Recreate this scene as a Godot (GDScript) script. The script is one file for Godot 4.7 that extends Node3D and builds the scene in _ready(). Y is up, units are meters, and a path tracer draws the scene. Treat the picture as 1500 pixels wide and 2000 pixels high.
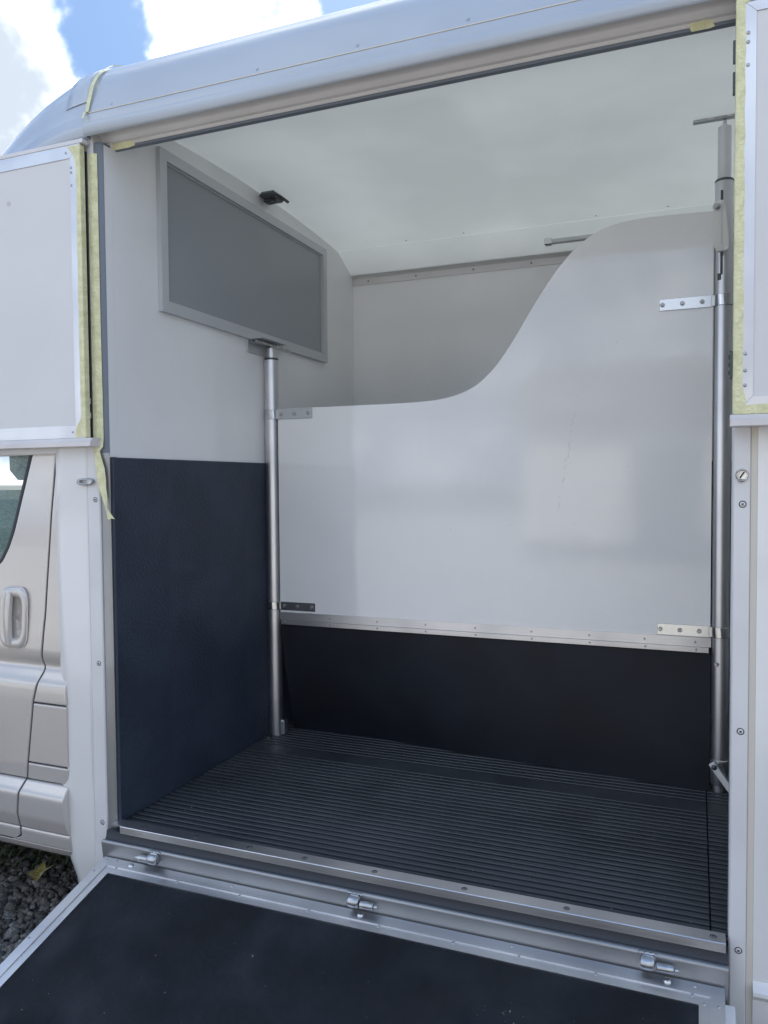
extends Node3D
# A white horsebox lorry seen from the side: ramp down, upper doors folded back, partition inside.
const H := 1.55            # height of the lens above the ground; all y below are measured from the lens
const BASE := Vector3(-0.8, 0, -3.0)
var M := {}
var rng := RandomNumberGenerator.new()
var box_root: Node3D

# ---------------------------------------------------------------- materials
func noise_tex(freq: float, octaves: int, a: Color, b: Color, seed_n: int, size := 256, lo := 0.25, hi := 0.75, kind := FastNoiseLite.TYPE_SIMPLEX_SMOOTH) -> NoiseTexture2D:
	var n := FastNoiseLite.new()
	n.noise_type = kind
	n.frequency = freq
	n.fractal_octaves = octaves
	n.seed = seed_n
	var g := Gradient.new()
	g.offsets = PackedFloat32Array([0.0, lo, hi, 1.0])
	g.colors = PackedColorArray([a, a, b, b])
	var t := NoiseTexture2D.new()
	t.width = size
	t.height = size
	t.seamless = true
	t.noise = n
	t.color_ramp = g
	return t

func normal_tex(freq: float, octaves: int, bump: float, seed_n: int, size := 256) -> NoiseTexture2D:
	var n := FastNoiseLite.new()
	n.noise_type = FastNoiseLite.TYPE_SIMPLEX_SMOOTH
	n.frequency = freq
	n.fractal_octaves = octaves
	n.seed = seed_n
	var t := NoiseTexture2D.new()
	t.width = size
	t.height = size
	t.seamless = true
	t.noise = n
	t.as_normal_map = true
	t.bump_strength = bump
	return t

func streaks(along_u: bool, lo: float, hi: float) -> ImageTexture:
	var w := 256
	var im := Image.create(w, w, false, Image.FORMAT_RGB8)
	var r := RandomNumberGenerator.new()
	r.seed = 77
	var line := PackedFloat32Array()
	for i in w:
		line.append(r.randf())
	var n := FastNoiseLite.new()
	n.frequency = 0.02
	n.seed = 4
	for j in w:
		for i in w:
			var k := 0.6 * line[j] + 0.4 * (0.5 + 0.5 * n.get_noise_2d(i * 0.35, j * 6.0))
			var c := lerpf(lo, hi, clampf(k, 0, 1))
			if along_u:
				im.set_pixel(i, j, Color(c, c, c))
			else:
				im.set_pixel(j, i, Color(c, c, c))
	return ImageTexture.create_from_image(im)

func mat(called: String, lin: Color, rough: float, metal := 0.0) -> StandardMaterial3D:
	var m := StandardMaterial3D.new()
	m.resource_name = called
	m.albedo_color = lin.linear_to_srgb()
	m.roughness = rough
	m.metallic = metal
	M[called] = m
	return m

func tri_map(m: StandardMaterial3D, scale: float) -> void:
	m.uv1_triplanar = true
	m.uv1_world_triplanar = true
	m.uv1_scale = Vector3.ONE * scale

func make_materials() -> void:
	var w := Color(1, 1, 1)
	var m := mat("body_white", Color(0.78, 0.77, 0.76), 0.22)
	m.clearcoat_enabled = true
	m.clearcoat = 0.6
	m.clearcoat_roughness = 0.05
	m.normal_enabled = true
	m.normal_texture = normal_tex(0.006, 2, 2.0, 3)
	m.normal_scale = 0.12
	m.albedo_texture = noise_tex(0.006, 3, Color(0.975, 0.975, 0.97), w, 9)
	tri_map(m, 0.8)
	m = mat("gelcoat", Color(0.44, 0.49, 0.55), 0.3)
	m.clearcoat_enabled = true
	m.clearcoat = 0.4
	m.clearcoat_roughness = 0.12
	m.normal_enabled = true
	m.normal_texture = normal_tex(0.01, 3, 2.5, 5)
	m.normal_scale = 0.15
	m.albedo_texture = noise_tex(0.006, 3, Color(0.97, 0.97, 0.97), w, 19)
	tri_map(m, 0.7)
	for k in [["roof_fibreglass", Color(0.62, 0.65, 0.66), 0.35], ["ceiling_fibreglass", Color(0.86, 0.875, 0.88), 0.3]]:
		m = mat(k[0], k[1], k[2])
		m.backlight_enabled = true  # translucency added so sun through the roof brightens the interior
		m.backlight = Color(0.95, 0.955, 0.955)
		m.normal_enabled = true
		m.normal_texture = normal_tex(0.012, 3, 2.0, 16)
		m.normal_scale = 0.15
		m.albedo_texture = noise_tex(0.006, 4, Color(0.95, 0.955, 0.955), w, 41)
		tri_map(m, 0.6)
	m = mat("cab_paint", Color(0.62, 0.585, 0.55), 0.26, 0.3)
	m.clearcoat_enabled = true
	m.clearcoat = 0.9
	m.clearcoat_roughness = 0.03
	m.albedo_texture = noise_tex(0.006, 3, Color(0.98, 0.978, 0.975), w, 29)
	tri_map(m, 0.9)
	m = mat("lining_white", Color(0.87, 0.875, 0.88), 0.32)
	m.normal_enabled = true
	m.normal_texture = normal_tex(0.012, 3, 2.0, 6)
	m.normal_scale = 0.2
	m.albedo_texture = noise_tex(0.006, 3, Color(0.97, 0.97, 0.97), w, 39)
	tri_map(m, 0.6)
	m = mat("partition_white", Color(0.88, 0.88, 0.875), 1.0)
	m.roughness_texture = noise_tex(0.01, 5, Color(0.07, 0.07, 0.07), Color(0.10, 0.10, 0.10), 131, 512)
	m.metallic_specular = 0.65
	m.normal_enabled = true
	m.normal_texture = normal_tex(0.02, 3, 2.0, 8)
	m.normal_scale = 0.03
	m.albedo_texture = noise_tex(0.006, 3, Color(0.98, 0.98, 0.98), w, 49)
	tri_map(m, 0.8)
	m = mat("door_panel", Color(0.68, 0.67, 0.665), 0.35)
	m.albedo_texture = noise_tex(0.006, 3, Color(0.985, 0.985, 0.985), w, 59)
	tri_map(m, 0.8)
	m = mat("trim_white", Color(0.70, 0.69, 0.69), 0.3)
	m.albedo_texture = noise_tex(0.006, 3, Color(0.97, 0.97, 0.97), w, 69)
	tri_map(m, 1.2)
	m = mat("drip_white", Color(0.70, 0.66, 0.64), 0.4)
	m.albedo_texture = noise_tex(0.008, 3, Color(0.95, 0.95, 0.95), w, 71)
	tri_map(m, 1.2)
	for k in [["aluminium", true, 0.34, 0.72], ["aluminium_upright", false, 0.34, 0.72], ["tube_metal", false, 0.34, 0.74]]:
		m = mat(k[0], Color(k[3], k[3], k[3] * 1.01), 1.0, 1.0)
		m.roughness_texture = streaks(k[1], k[2] - 0.04, k[2] + 0.10)
		m.albedo_texture = noise_tex(0.008, 3, Color(0.93, 0.93, 0.94), w, 79)
		tri_map(m, 1.3)
	m = mat("steel_rail", Color(0.36, 0.37, 0.38), 0.38, 0.7)
	m.albedo_texture = noise_tex(0.006, 3, Color(0.9, 0.9, 0.9), w, 89)
	tri_map(m, 1.5)
	m = mat("chrome", Color(0.62, 0.63, 0.63), 0.2, 1.0)
	m = mat("zinc", Color(0.55, 0.56, 0.57), 0.35, 1.0)
	m.albedo_texture = noise_tex(0.03, 3, Color(0.85, 0.85, 0.86), w, 91)
	tri_map(m, 4.0)
	m = mat("dark_steel", Color(0.10, 0.11, 0.12), 0.4, 0.6)
	m = mat("screw_recess", Color(0.03, 0.03, 0.035), 0.6)
	m = mat("rubber_wall", Color(0.030, 0.042, 0.068), 0.62)
	m.albedo_texture = noise_tex(0.006, 4, Color(0.85, 0.86, 0.88), w, 93)
	m.normal_enabled = true
	m.normal_texture = normal_tex(0.15, 3, 3.0, 12)
	m.normal_scale = 0.35
	tri_map(m, 2.0)
	m = mat("rubber_floor", Color(0.055, 0.062, 0.072), 0.5)  # paler rib tops: wear, plus sky sheen put into the colour
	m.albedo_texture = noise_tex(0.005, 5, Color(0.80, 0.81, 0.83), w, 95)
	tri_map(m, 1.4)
	m = mat("rubber_groove", Color(0.010, 0.014, 0.021), 0.85)  # darker grooves: dirt, plus shade put into the colour
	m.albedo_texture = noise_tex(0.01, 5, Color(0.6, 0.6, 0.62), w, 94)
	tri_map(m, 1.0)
	m = mat("rubber_ramp", Color(0.011, 0.016, 0.024), 1.0)
	m.albedo_texture = noise_tex(0.008, 6, Color(0.38, 0.45, 0.55), Color(1, 1, 0.95), 97, 512, 0.35, 0.85)
	m.roughness_texture = noise_tex(0.012, 6, Color(0.55, 0.55, 0.55), Color(0.95, 0.95, 0.95), 98)
	m.normal_enabled = true
	m.normal_texture = normal_tex(0.2, 3, 3.0, 13)
	m.normal_scale = 0.12
	tri_map(m, 0.9)
	m = mat("skirt_rubber", Color(0.007, 0.011, 0.019), 0.6)
	m.albedo_texture = noise_tex(0.01, 5, Color(0.7, 0.7, 0.75), w, 99)
	tri_map(m, 0.9)
	m = mat("black_seal", Color(0.03, 0.035, 0.045), 0.55)
	m = mat("grey_seal", Color(0.15, 0.175, 0.21), 0.5)
	m = mat("under_dark", Color(0.02, 0.02, 0.02), 0.9)
	m = mat("hatch_pane", Color(0.31, 0.335, 0.36), 0.3)
	m.albedo_texture = noise_tex(0.004, 3, Color(0.96, 0.965, 0.97), w, 101)
	tri_map(m, 0.7)
	m = mat("hatch_frame", Color(0.55, 0.57, 0.59), 0.4, 0.3)
	m = mat("tape", Color(0.80, 0.78, 0.50), 0.75)
	m.albedo_texture = noise_tex(0.02, 4, Color(0.92, 0.92, 0.89), w, 103)
	m.normal_enabled = true
	m.normal_texture = normal_tex(0.10, 3, 5.0, 14)
	m.normal_scale = 0.45
	m.backlight_enabled = true
	m.backlight = Color(0.3, 0.3, 0.2)
	tri_map(m, 4.0)
	m = mat("sealant", Color(0.62, 0.58, 0.50), 0.7)
	m = mat("dust", Color(0.26, 0.24, 0.20), 0.9)
	m = mat("strap_white", Color(0.84, 0.83, 0.80), 0.6)
	m = mat("glass", Color(0.38, 0.62, 0.54), 0.02)
	m.transparency = BaseMaterial3D.TRANSPARENCY_ALPHA
	m.albedo_color.a = 0.26
	m = mat("seat_cloth", Color(0.16, 0.18, 0.18), 0.8)
	m.albedo_texture = noise_tex(0.1, 3, Color(0.6, 0.6, 0.6), w, 105)
	tri_map(m, 3.0)
	m = mat("cab_trim", Color(0.52, 0.54, 0.52), 0.6)
	m = mat("leaf", Color(0.66, 0.60, 0.26), 0.6)
	m.albedo_texture = noise_tex(0.03, 3, Color(0.75, 0.7, 0.55), w, 107)
	tri_map(m, 8.0)
	m.backlight_enabled = true
	m.backlight = Color(0.4, 0.35, 0.1)
	m = mat("ground", Color(0.155, 0.145, 0.13), 0.95)
	m.albedo_texture = noise_tex(0.06, 6, Color(0.3, 0.3, 0.3), w, 109, 512, 0.2, 0.75)
	m.normal_enabled = true
	m.normal_texture = normal_tex(0.08, 5, 8.0, 15, 512)
	tri_map(m, 0.9)
	m = mat("concrete", Color(0.50, 0.495, 0.485), 0.9)
	m.albedo_texture = noise_tex(0.02, 6, Color(0.78, 0.78, 0.78), w, 121)
	tri_map(m, 0.3)
	m = mat("stone", Color(1, 1, 1), 0.85)
	m.vertex_color_use_as_albedo = true
	m.albedo_texture = noise_tex(0.06, 4, Color(0.6, 0.6, 0.6), w, 110)
	tri_map(m, 6.0)
	m = mat("grass", Color(0.05, 0.075, 0.025), 0.7)
	m.vertex_color_use_as_albedo = false
	m = mat("hedge_leaf", Color(0.055, 0.085, 0.03), 0.7)
	m = mat("render_wall", Color(0.60, 0.60, 0.60), 0.9)
	m = mat("slate", Color(0.09, 0.085, 0.09), 0.7)

# ---------------------------------------------------------------- mesh helpers
func begin() -> SurfaceTool:
	var s := SurfaceTool.new()
	s.begin(Mesh.PRIMITIVE_TRIANGLES)
	return s

func tri(s: SurfaceTool, a: Vector3, b: Vector3, c: Vector3, out: Vector3, g := -1) -> void:
	s.set_smooth_group(g)
	if (a - c).cross(a - b).dot(out) < 0.0:
		var t := b
		b = c
		c = t
	s.add_vertex(a)
	s.add_vertex(b)
	s.add_vertex(c)

func quad(s: SurfaceTool, a: Vector3, b: Vector3, c: Vector3, d: Vector3, out: Vector3, g := -1) -> void:
	tri(s, a, b, c, out, g)
	tri(s, a, c, d, out, g)

func box(s: SurfaceTool, lo: Vector3, hi: Vector3, bev := 0.0, xf := Transform3D()) -> void:
	var c := (lo + hi) * 0.5
	var h := (hi - lo).abs() * 0.5
	bev = minf(bev, minf(h.x, minf(h.y, h.z)) * 0.9)
	for ax in 3:
		for sg in [-1.0, 1.0]:
			var p: Array[Vector3] = []
			for k in [[-1, -1], [1, -1], [1, 1], [-1, 1]]:
				var q := Vector3.ZERO
				q[ax] = sg * h[ax]
				q[(ax + 1) % 3] = k[0] * (h[(ax + 1) % 3] - bev)
				q[(ax + 2) % 3] = k[1] * (h[(ax + 2) % 3] - bev)
				p.append(xf * (c + q))
			var o := Vector3.ZERO
			o[ax] = sg
			quad(s, p[0], p[1], p[2], p[3], xf.basis * o)
	if bev <= 0.0:
		return
	for ax in 3:
		var u := (ax + 1) % 3
		var v := (ax + 2) % 3
		for su in [-1.0, 1.0]:
			for sv in [-1.0, 1.0]:
				var p: Array[Vector3] = []
				for k in [[-1, 0], [1, 0], [1, 1], [-1, 1]]:
					var q := Vector3.ZERO
					q[ax] = k[0] * (h[ax] - bev)
					q[u] = su * (h[u] - (bev if k[1] == 1 else 0.0))
					q[v] = sv * (h[v] - (bev if k[1] == 0 else 0.0))
					p.append(xf * (c + q))
				var o := Vector3.ZERO
				o[u] = su
				o[v] = sv
				quad(s, p[0], p[1], p[2], p[3], xf.basis * o)
	for sx in [-1.0, 1.0]:
		for sy in [-1.0, 1.0]:
			for sz in [-1.0, 1.0]:
				var sgn := Vector3(sx, sy, sz)
				var p: Array[Vector3] = []
				for ax in 3:
					var q := Vector3.ZERO
					for k in 3:
						q[k] = sgn[k] * (h[k] - (0.0 if k == ax else bev))
					p.append(xf * (c + q))
				tri(s, p[0], p[1], p[2], xf.basis * sgn)

func basis_of(d: Vector3) -> Basis:
	d = d.normalized()
	var u := d.cross(Vector3.UP if absf(d.y) < 0.9 else Vector3.RIGHT).normalized()
	return Basis(u, d, u.cross(d).normalized())

# surface of revolution about a + d; profile holds Vector2(radius, height)
func lathe(s: SurfaceTool, a: Vector3, d: Vector3, prof: Array, n := 20, smooth := true) -> void:
	var b := basis_of(d)
	var group := 1
	for k in prof.size() - 1:
		var p: Vector2 = prof[k]
		var q: Vector2 = prof[k + 1]
		if p.is_equal_approx(q):
			group += 1
			continue
		var e := (q - p).normalized()
		var nr := Vector2(e.y, -e.x)
		for i in n:
			var t0 := TAU * i / n
			var t1 := TAU * (i + 1) / n
			var r0 := b.x * cos(t0) + b.z * sin(t0)
			var r1 := b.x * cos(t1) + b.z * sin(t1)
			var out := (r0 + r1).normalized() * nr.x + b.y * nr.y
			var v0 := a + r0 * p.x + b.y * p.y
			var v1 := a + r1 * p.x + b.y * p.y
			var v2 := a + r1 * q.x + b.y * q.y
			var v3 := a + r0 * q.x + b.y * q.y
			var g := group if smooth else -1
			if p.x < 1e-6:
				tri(s, v0, v2, v3, out, g)
			elif q.x < 1e-6:
				tri(s, v0, v1, v2, out, g)
			else:
				quad(s, v0, v1, v2, v3, out, g)

# a cylinder with slightly broken edges
func cyl(s: SurfaceTool, a: Vector3, b: Vector3, r: float, n := 20, bev := 0.0015) -> void:
	var l := a.distance_to(b)
	lathe(s, a, b - a, [Vector2(0, 0), Vector2(r - bev, 0), Vector2(r - bev, 0), Vector2(r, bev), Vector2(r, bev), Vector2(r, l - bev), Vector2(r, l - bev), Vector2(r - bev, l), Vector2(r - bev, l), Vector2(0, l)], n)

func dome(s: SurfaceTool, a: Vector3, d: Vector3, r: float, h: float, n := 14) -> void:
	var p := []
	for i in 5:
		var t := PI * 0.5 * i / 4.0
		p.append(Vector2(r * cos(t), h * sin(t)))
	p[4].x = 0.0
	lathe(s, a, d, p, n)

# polygon (in the two axes that are not ax, in order) drawn out along axis ax
func put2(p: Vector2, ax: int, d: float) -> Vector3:
	if ax == 0:
		return Vector3(d, p.x, p.y)
	if ax == 1:
		return Vector3(p.x, d, p.y)
	return Vector3(p.x, p.y, d)

func extrude(s: SurfaceTool, poly: PackedVector2Array, ax: int, d0: float, d1: float, caps := true, smooth_deg := 30.0, closed := true) -> void:
	var n := poly.size()
	var area := 0.0
	for i in n:
		area += poly[i].cross(poly[(i + 1) % n])
	var sg := 1.0 if area > 0.0 else -1.0
	var g := 1
	var prev := Vector2.ZERO
	for i in (n if closed else n - 1):
		var a := poly[i]
		var b := poly[(i + 1) % n]
		var e := (b - a).normalized()
		if i > 0 and absf(rad_to_deg(prev.angle_to(e))) > smooth_deg:
			g += 1
		prev = e
		quad(s, put2(a, ax, d0), put2(b, ax, d0), put2(b, ax, d1), put2(a, ax, d1), put2(Vector2(e.y, -e.x) * sg, ax, 0.0), g)
	if caps and closed:
		var idx := Geometry2D.triangulate_polygon(poly)
		for k in range(0, idx.size(), 3):
			for e in [[d0, -1.0], [d1, 1.0]]:
				var o := put2(Vector2.ZERO, ax, e[1] * (1.0 if d1 > d0 else -1.0))
				tri(s, put2(poly[idx[k]], ax, e[0]), put2(poly[idx[k + 1]], ax, e[0]), put2(poly[idx[k + 2]], ax, e[0]), o)

# polygon plate facing +z with chamfered front rim
func plate(s: SurfaceTool, poly: PackedVector2Array, z0: float, z1: float, bev: float) -> void:
	var inner := Geometry2D.offset_polygon(poly, -bev, Geometry2D.JOIN_MITER)
	extrude(s, poly, 2, z0, z1 - bev, false)
	if inner.size() != 1 or inner[0].size() != poly.size():
		extrude(s, poly, 2, z0, z1, true)
		return
	var inn := inner[0]
	var best := 0
	for k in inn.size():
		if inn[k].distance_to(poly[0]) < inn[best].distance_to(poly[0]):
			best = k
	var n := poly.size()
	var dirn := 1 if Geometry2D.is_polygon_clockwise(poly) == Geometry2D.is_polygon_clockwise(inn) else -1
	var c := Vector2.ZERO
	for p in poly:
		c += p / n
	for i in n:
		var a := poly[i]
		var b := poly[(i + 1) % n]
		var ai := inn[posmod(best + dirn * i, n)]
		var bi := inn[posmod(best + dirn * (i + 1), n)]
		quad(s, Vector3(a.x, a.y, z1 - bev), Vector3(b.x, b.y, z1 - bev), Vector3(bi.x, bi.y, z1), Vector3(ai.x, ai.y, z1), Vector3(0, 0, 1))
	var idx := Geometry2D.triangulate_polygon(inn)
	for k in range(0, idx.size(), 3):
		tri(s, Vector3(inn[idx[k]].x, inn[idx[k]].y, z1), Vector3(inn[idx[k + 1]].x, inn[idx[k + 1]].y, z1), Vector3(inn[idx[k + 2]].x, inn[idx[k + 2]].y, z1), Vector3(0, 0, 1))

# smooth grid of points; out gives the side that shows
func grid(s: SurfaceTool, rows: Array, out: Vector3, g := 1) -> void:
	for j in rows.size() - 1:
		for i in rows[j].size() - 1:
			quad(s, rows[j][i], rows[j][i + 1], rows[j + 1][i + 1], rows[j + 1][i], out, g)

func table(t: Array, y: float) -> float:
	# t: rows of [y, value] with falling y
	if y >= t[0][0]:
		return t[0][1]
	for k in t.size() - 1:
		if y >= t[k + 1][0]:
			return lerpf(t[k + 1][1], t[k][1], (y - t[k + 1][0]) / maxf(t[k][0] - t[k + 1][0], 1e-6))
	return t[-1][1]

# pressed sheet: between left(y) and right(y), depth zf(x, y), rims folded inwards
func skin(s: SurfaceTool, ys: Array, left: Callable, right: Callable, zf: Callable, cols := 14, rim := 0.003, fold := 0.03) -> void:
	var rows := []
	var n := ys.size()
	var list := [[ys[0], fold], [ys[0], rim], [ys[0] - rim * 0.35, rim * 0.25], [ys[0] - rim, 0.0], [ys[0] - rim * 1.8, 0.0]]
	for j in range(1, n - 1):
		list.append([ys[j], 0.0])
	list.append_array([[ys[-1] + rim * 1.8, 0.0], [ys[-1] + rim, 0.0], [ys[-1] + rim * 0.35, rim * 0.25], [ys[-1], rim], [ys[-1], fold]])
	for e in list:
		var y: float = e[0]
		var back: float = e[1]
		var l: float = left.call(y)
		var r: float = right.call(y)
		var row := []
		var xs := [[l, fold], [l, rim], [l + rim * 0.35, rim * 0.25], [l + rim, 0.0], [l + rim * 1.8, 0.0]]
		for i in range(1, cols):
			xs.append([lerpf(l, r, float(i) / cols), 0.0])
		xs.append_array([[r - rim * 1.8, 0.0], [r - rim, 0.0], [r - rim * 0.35, rim * 0.25], [r, rim], [r, fold]])
		for x in xs:
			row.append(Vector3(x[0], y, zf.call(x[0], y) - maxf(x[1], back)))
		rows.append(row)
	grid(s, rows, Vector3(0, 0, 1))

# ---------------------------------------------------------------- objects
func numbered(parent: Node, called: String) -> String:
	if not parent.has_node(called):
		return called
	var k := 1
	while parent.has_node("%s_%03d" % [called, k]):
		k += 1
	return "%s_%03d" % [called, k]

func thing(called: String, label: String, category: String, at: Vector3, group := "") -> Node3D:
	var o := Node3D.new()
	o.name = numbered(self, called)
	o.position = at
	add_child(o, true)
	tag(o, label, category, group)
	return o

func tag(o: Node, label: String, category: String, group := "") -> void:
	o.set_meta("label", label)
	o.set_meta("category", category)
	if group:
		o.set_meta("group", group)

func shift(parent: Node) -> Vector3:
	if parent == self:
		return Vector3(0, H, 0)
	if parent == box_root:
		return Vector3(0, H, 0) - BASE
	return Vector3.ZERO

func obj(called: String, s: SurfaceTool, m: Variant, parent: Node, normals := true) -> MeshInstance3D:
	if normals:
		s.generate_normals()
	var o := MeshInstance3D.new()
	o.mesh = s.commit()
	o.material_override = M[m] if m is String else m
	o.name = numbered(parent, called)
	o.position = shift(parent)
	parent.add_child(o, true)
	return o

func part(called: String, parent: Node) -> Node3D:
	var o := Node3D.new()
	o.name = numbered(parent, called)
	o.position = shift(parent)
	parent.add_child(o, true)
	return o

var shared := {}
func place(called: String, key: String, m: String, at: Vector3, towards: Vector3, parent: Node, turn := 0.0) -> MeshInstance3D:
	# small hardware: one mesh per kind, axis along its own y
	if not shared.has(key):
		var s := begin()
		match key:
			"rivet":
				dome(s, Vector3.ZERO, Vector3.UP, 0.0042, 0.0028, 12)
			"small_rivet":
				dome(s, Vector3.ZERO, Vector3.UP, 0.0038, 0.0022, 10)
			"carriage_bolt":
				lathe(s, Vector3.ZERO, Vector3.UP, [Vector2(0.0095, 0), Vector2(0.0085, 0.003), Vector2(0.006, 0.0052), Vector2(0.003, 0.0062), Vector2(0, 0.0065)], 18)
			"hex_bolt":
				lathe(s, Vector3.ZERO, Vector3.UP, [Vector2(0.0085, 0), Vector2(0.0085, 0.0015), Vector2(0.0085, 0.0015), Vector2(0.0065, 0.0015)], 16)
				lathe(s, Vector3.ZERO, Vector3.UP, [Vector2(0.0062, 0.0012), Vector2(0.0062, 0.005), Vector2(0.0062, 0.005), Vector2(0.0048, 0.0062), Vector2(0.0048, 0.0062), Vector2(0, 0.0062)], 6, false)
			"screw":
				lathe(s, Vector3.ZERO, Vector3.UP, [Vector2(0.0078, 0.0001), Vector2(0.0072, 0.0012), Vector2(0.0062, 0.0012), Vector2(0.0060, 0.0004), Vector2(0.0056, 0.0004), Vector2(0.0052, 0.0014), Vector2(0, 0.0016)], 18)
				box(s, Vector3(-0.003, 0.0012, -0.0008), Vector3(0.003, 0.0019, 0.0008))
				box(s, Vector3(-0.0008, 0.0012, -0.003), Vector3(0.0008, 0.00188, 0.003))
			"screw_ring":
				lathe(s, Vector3.ZERO, Vector3.UP, [Vector2(0.0085, 0.0001), Vector2(0.008, 0.0009), Vector2(0.0066, 0.0009), Vector2(0.0062, 0.0001)], 20)
				box(s, Vector3(-0.0032, 0.0009, -0.0009), Vector3(0.0032, 0.0018, 0.0009), 0.0, Transform3D(Basis(Vector3.UP, 0.4)))
				box(s, Vector3(-0.0009, 0.0009, -0.0032), Vector3(0.0009, 0.0017, 0.0032), 0.0, Transform3D(Basis(Vector3.UP, 0.4)))
			"screw_head":
				lathe(s, Vector3.ZERO, Vector3.UP, [Vector2(0.0064, 0.0001), Vector2(0.0058, 0.0008), Vector2(0, 0.0008)], 18)
			"dot":
				dome(s, Vector3.ZERO, Vector3.UP, 0.0045, 0.0015, 10)
		s.generate_normals()
		shared[key] = s.commit()
	var o := MeshInstance3D.new()
	o.mesh = shared[key]
	o.material_override = M[m]
	o.name = numbered(parent, called)
	o.transform = Transform3D(basis_of(towards) * Basis(Vector3.UP, turn), at + shift(parent))
	parent.add_child(o, true)
	return o

func body_screw(at: Vector3, parent: Node, turn := 0.3) -> void:
	place("screw", "screw_head", "trim_white", at, Vector3(0, 0, 1), parent)
	place("screw_slot", "screw_ring", "screw_recess", at, Vector3(0, 0, 1), parent, turn)

# ---------------------------------------------------------------- sky
func dir_px(u: float, v: float, cam: Basis) -> Vector3:
	return (cam * Vector3(u - 750.0, 1000.0 - v, -1527.0)).normalized()

var cl_a := FastNoiseLite.new()
var cl_b := FastNoiseLite.new()
var bumps := []
func sky_at(d: Vector3, sun: Vector3) -> Color:
	var up := maxf(d.y, 0.0)
	var blue := Color(0.10, 0.225, 0.475).lerp(Color(0.36, 0.46, 0.61), pow(1.0 - up, 2.6))
	var glow := maxf(d.dot(sun), 0.0)
	blue += Color(1.0, 0.97, 0.90) * (0.30 * pow(glow, 10.0))
	var q := d / (up + 0.32) * 1.0
	var den := 0.62 * cl_a.get_noise_3d(q.x * 100, q.y * 100, q.z * 100) + 0.10
	for b in bumps:
		den += b[2] * exp(-pow(d.angle_to(b[0]) / b[1], 2.0))
	den += 0.40 * cl_b.get_noise_3d(d.x * 100, d.y * 100, d.z * 100)
	den += 0.17 * cl_b.get_noise_3d(d.x * 380 + 9, d.y * 380, d.z * 380)
	var cover := pow(smoothstep(-0.10, 0.42, den), 1.5)
	var thick := smoothstep(0.25, 1.0, den + 0.25 * cl_a.get_noise_3d(d.x * 160 + 50, d.y * 160, d.z * 160))
	var lit := Color(1.15, 1.21, 1.30) + Color(1.1, 1.08, 1.0) * pow(glow, 6.0)
	var shade := Color(0.40, 0.455, 0.52)
	var c := blue.lerp(lit.lerp(shade, thick * 0.97), cover)
	if d.y < 0.0:
		c = c.lerp(Color(0.25, 0.24, 0.22), smoothstep(0.0, 0.05, -d.y))
	return Color(c.r, c.g, c.b, 1.0)

func make_sky(cam: Basis, sun: Vector3) -> Image:
	cl_a.noise_type = FastNoiseLite.TYPE_SIMPLEX_SMOOTH
	cl_a.frequency = 0.013
	cl_a.fractal_octaves = 5
	cl_a.seed = 21
	cl_b.noise_type = FastNoiseLite.TYPE_SIMPLEX_SMOOTH
	cl_b.frequency = 0.13
	cl_b.fractal_octaves = 6
	cl_b.fractal_gain = 0.6
	cl_b.seed = 8
	# where the clouds of that day stood: direction, width (radians), strength
	bumps = [[dir_px(-60, 140, cam), 0.10, 0.75], [dir_px(10, 30, cam), 0.045, 0.3], [dir_px(50, 260, cam), 0.08, 0.45], [dir_px(440, 50, cam), 0.075, 0.55], [dir_px(360, 90, cam), 0.04, 0.28], [dir_px(540, 30, cam), 0.045, 0.4],
		[dir_px(175, 40, cam), 0.05, -0.42], [dir_px(215, 125, cam), 0.04, -0.40], [dir_px(690, 0, cam), 0.045, -0.6]]
	var w := 1024
	var h := 512
	var im := Image.create(w, h, false, Image.FORMAT_RGBAF)
	for j in h:
		var th := PI * (j + 0.5) / h
		for i in w:
			var a := TAU * (i + 0.5) / w
			im.set_pixel(i, j, sky_at(Vector3(sin(a) * sin(th), cos(th), -cos(a) * sin(th)), sun))
	var k := 4
	im.resize(w * k, h * k, Image.INTERPOLATE_BILINEAR)
	# the same sky sampled finely where it is looked at
	var i0 := int(w * k * (290.0 / 360.0))
	var i1 := int(w * k * (352.0 / 360.0))
	var j0 := int(h * k * (40.0 / 180.0))
	var j1 := int(h * k * (72.0 / 180.0))
	for j in range(j0, j1):
		var th := PI * (j + 0.5) / (h * k)
		for i in range(i0, i1):
			var a := TAU * (i + 0.5) / (w * k)
			im.set_pixel(i, j, sky_at(Vector3(sin(a) * sin(th), cos(th), -cos(a) * sin(th)), sun))
	return im

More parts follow.
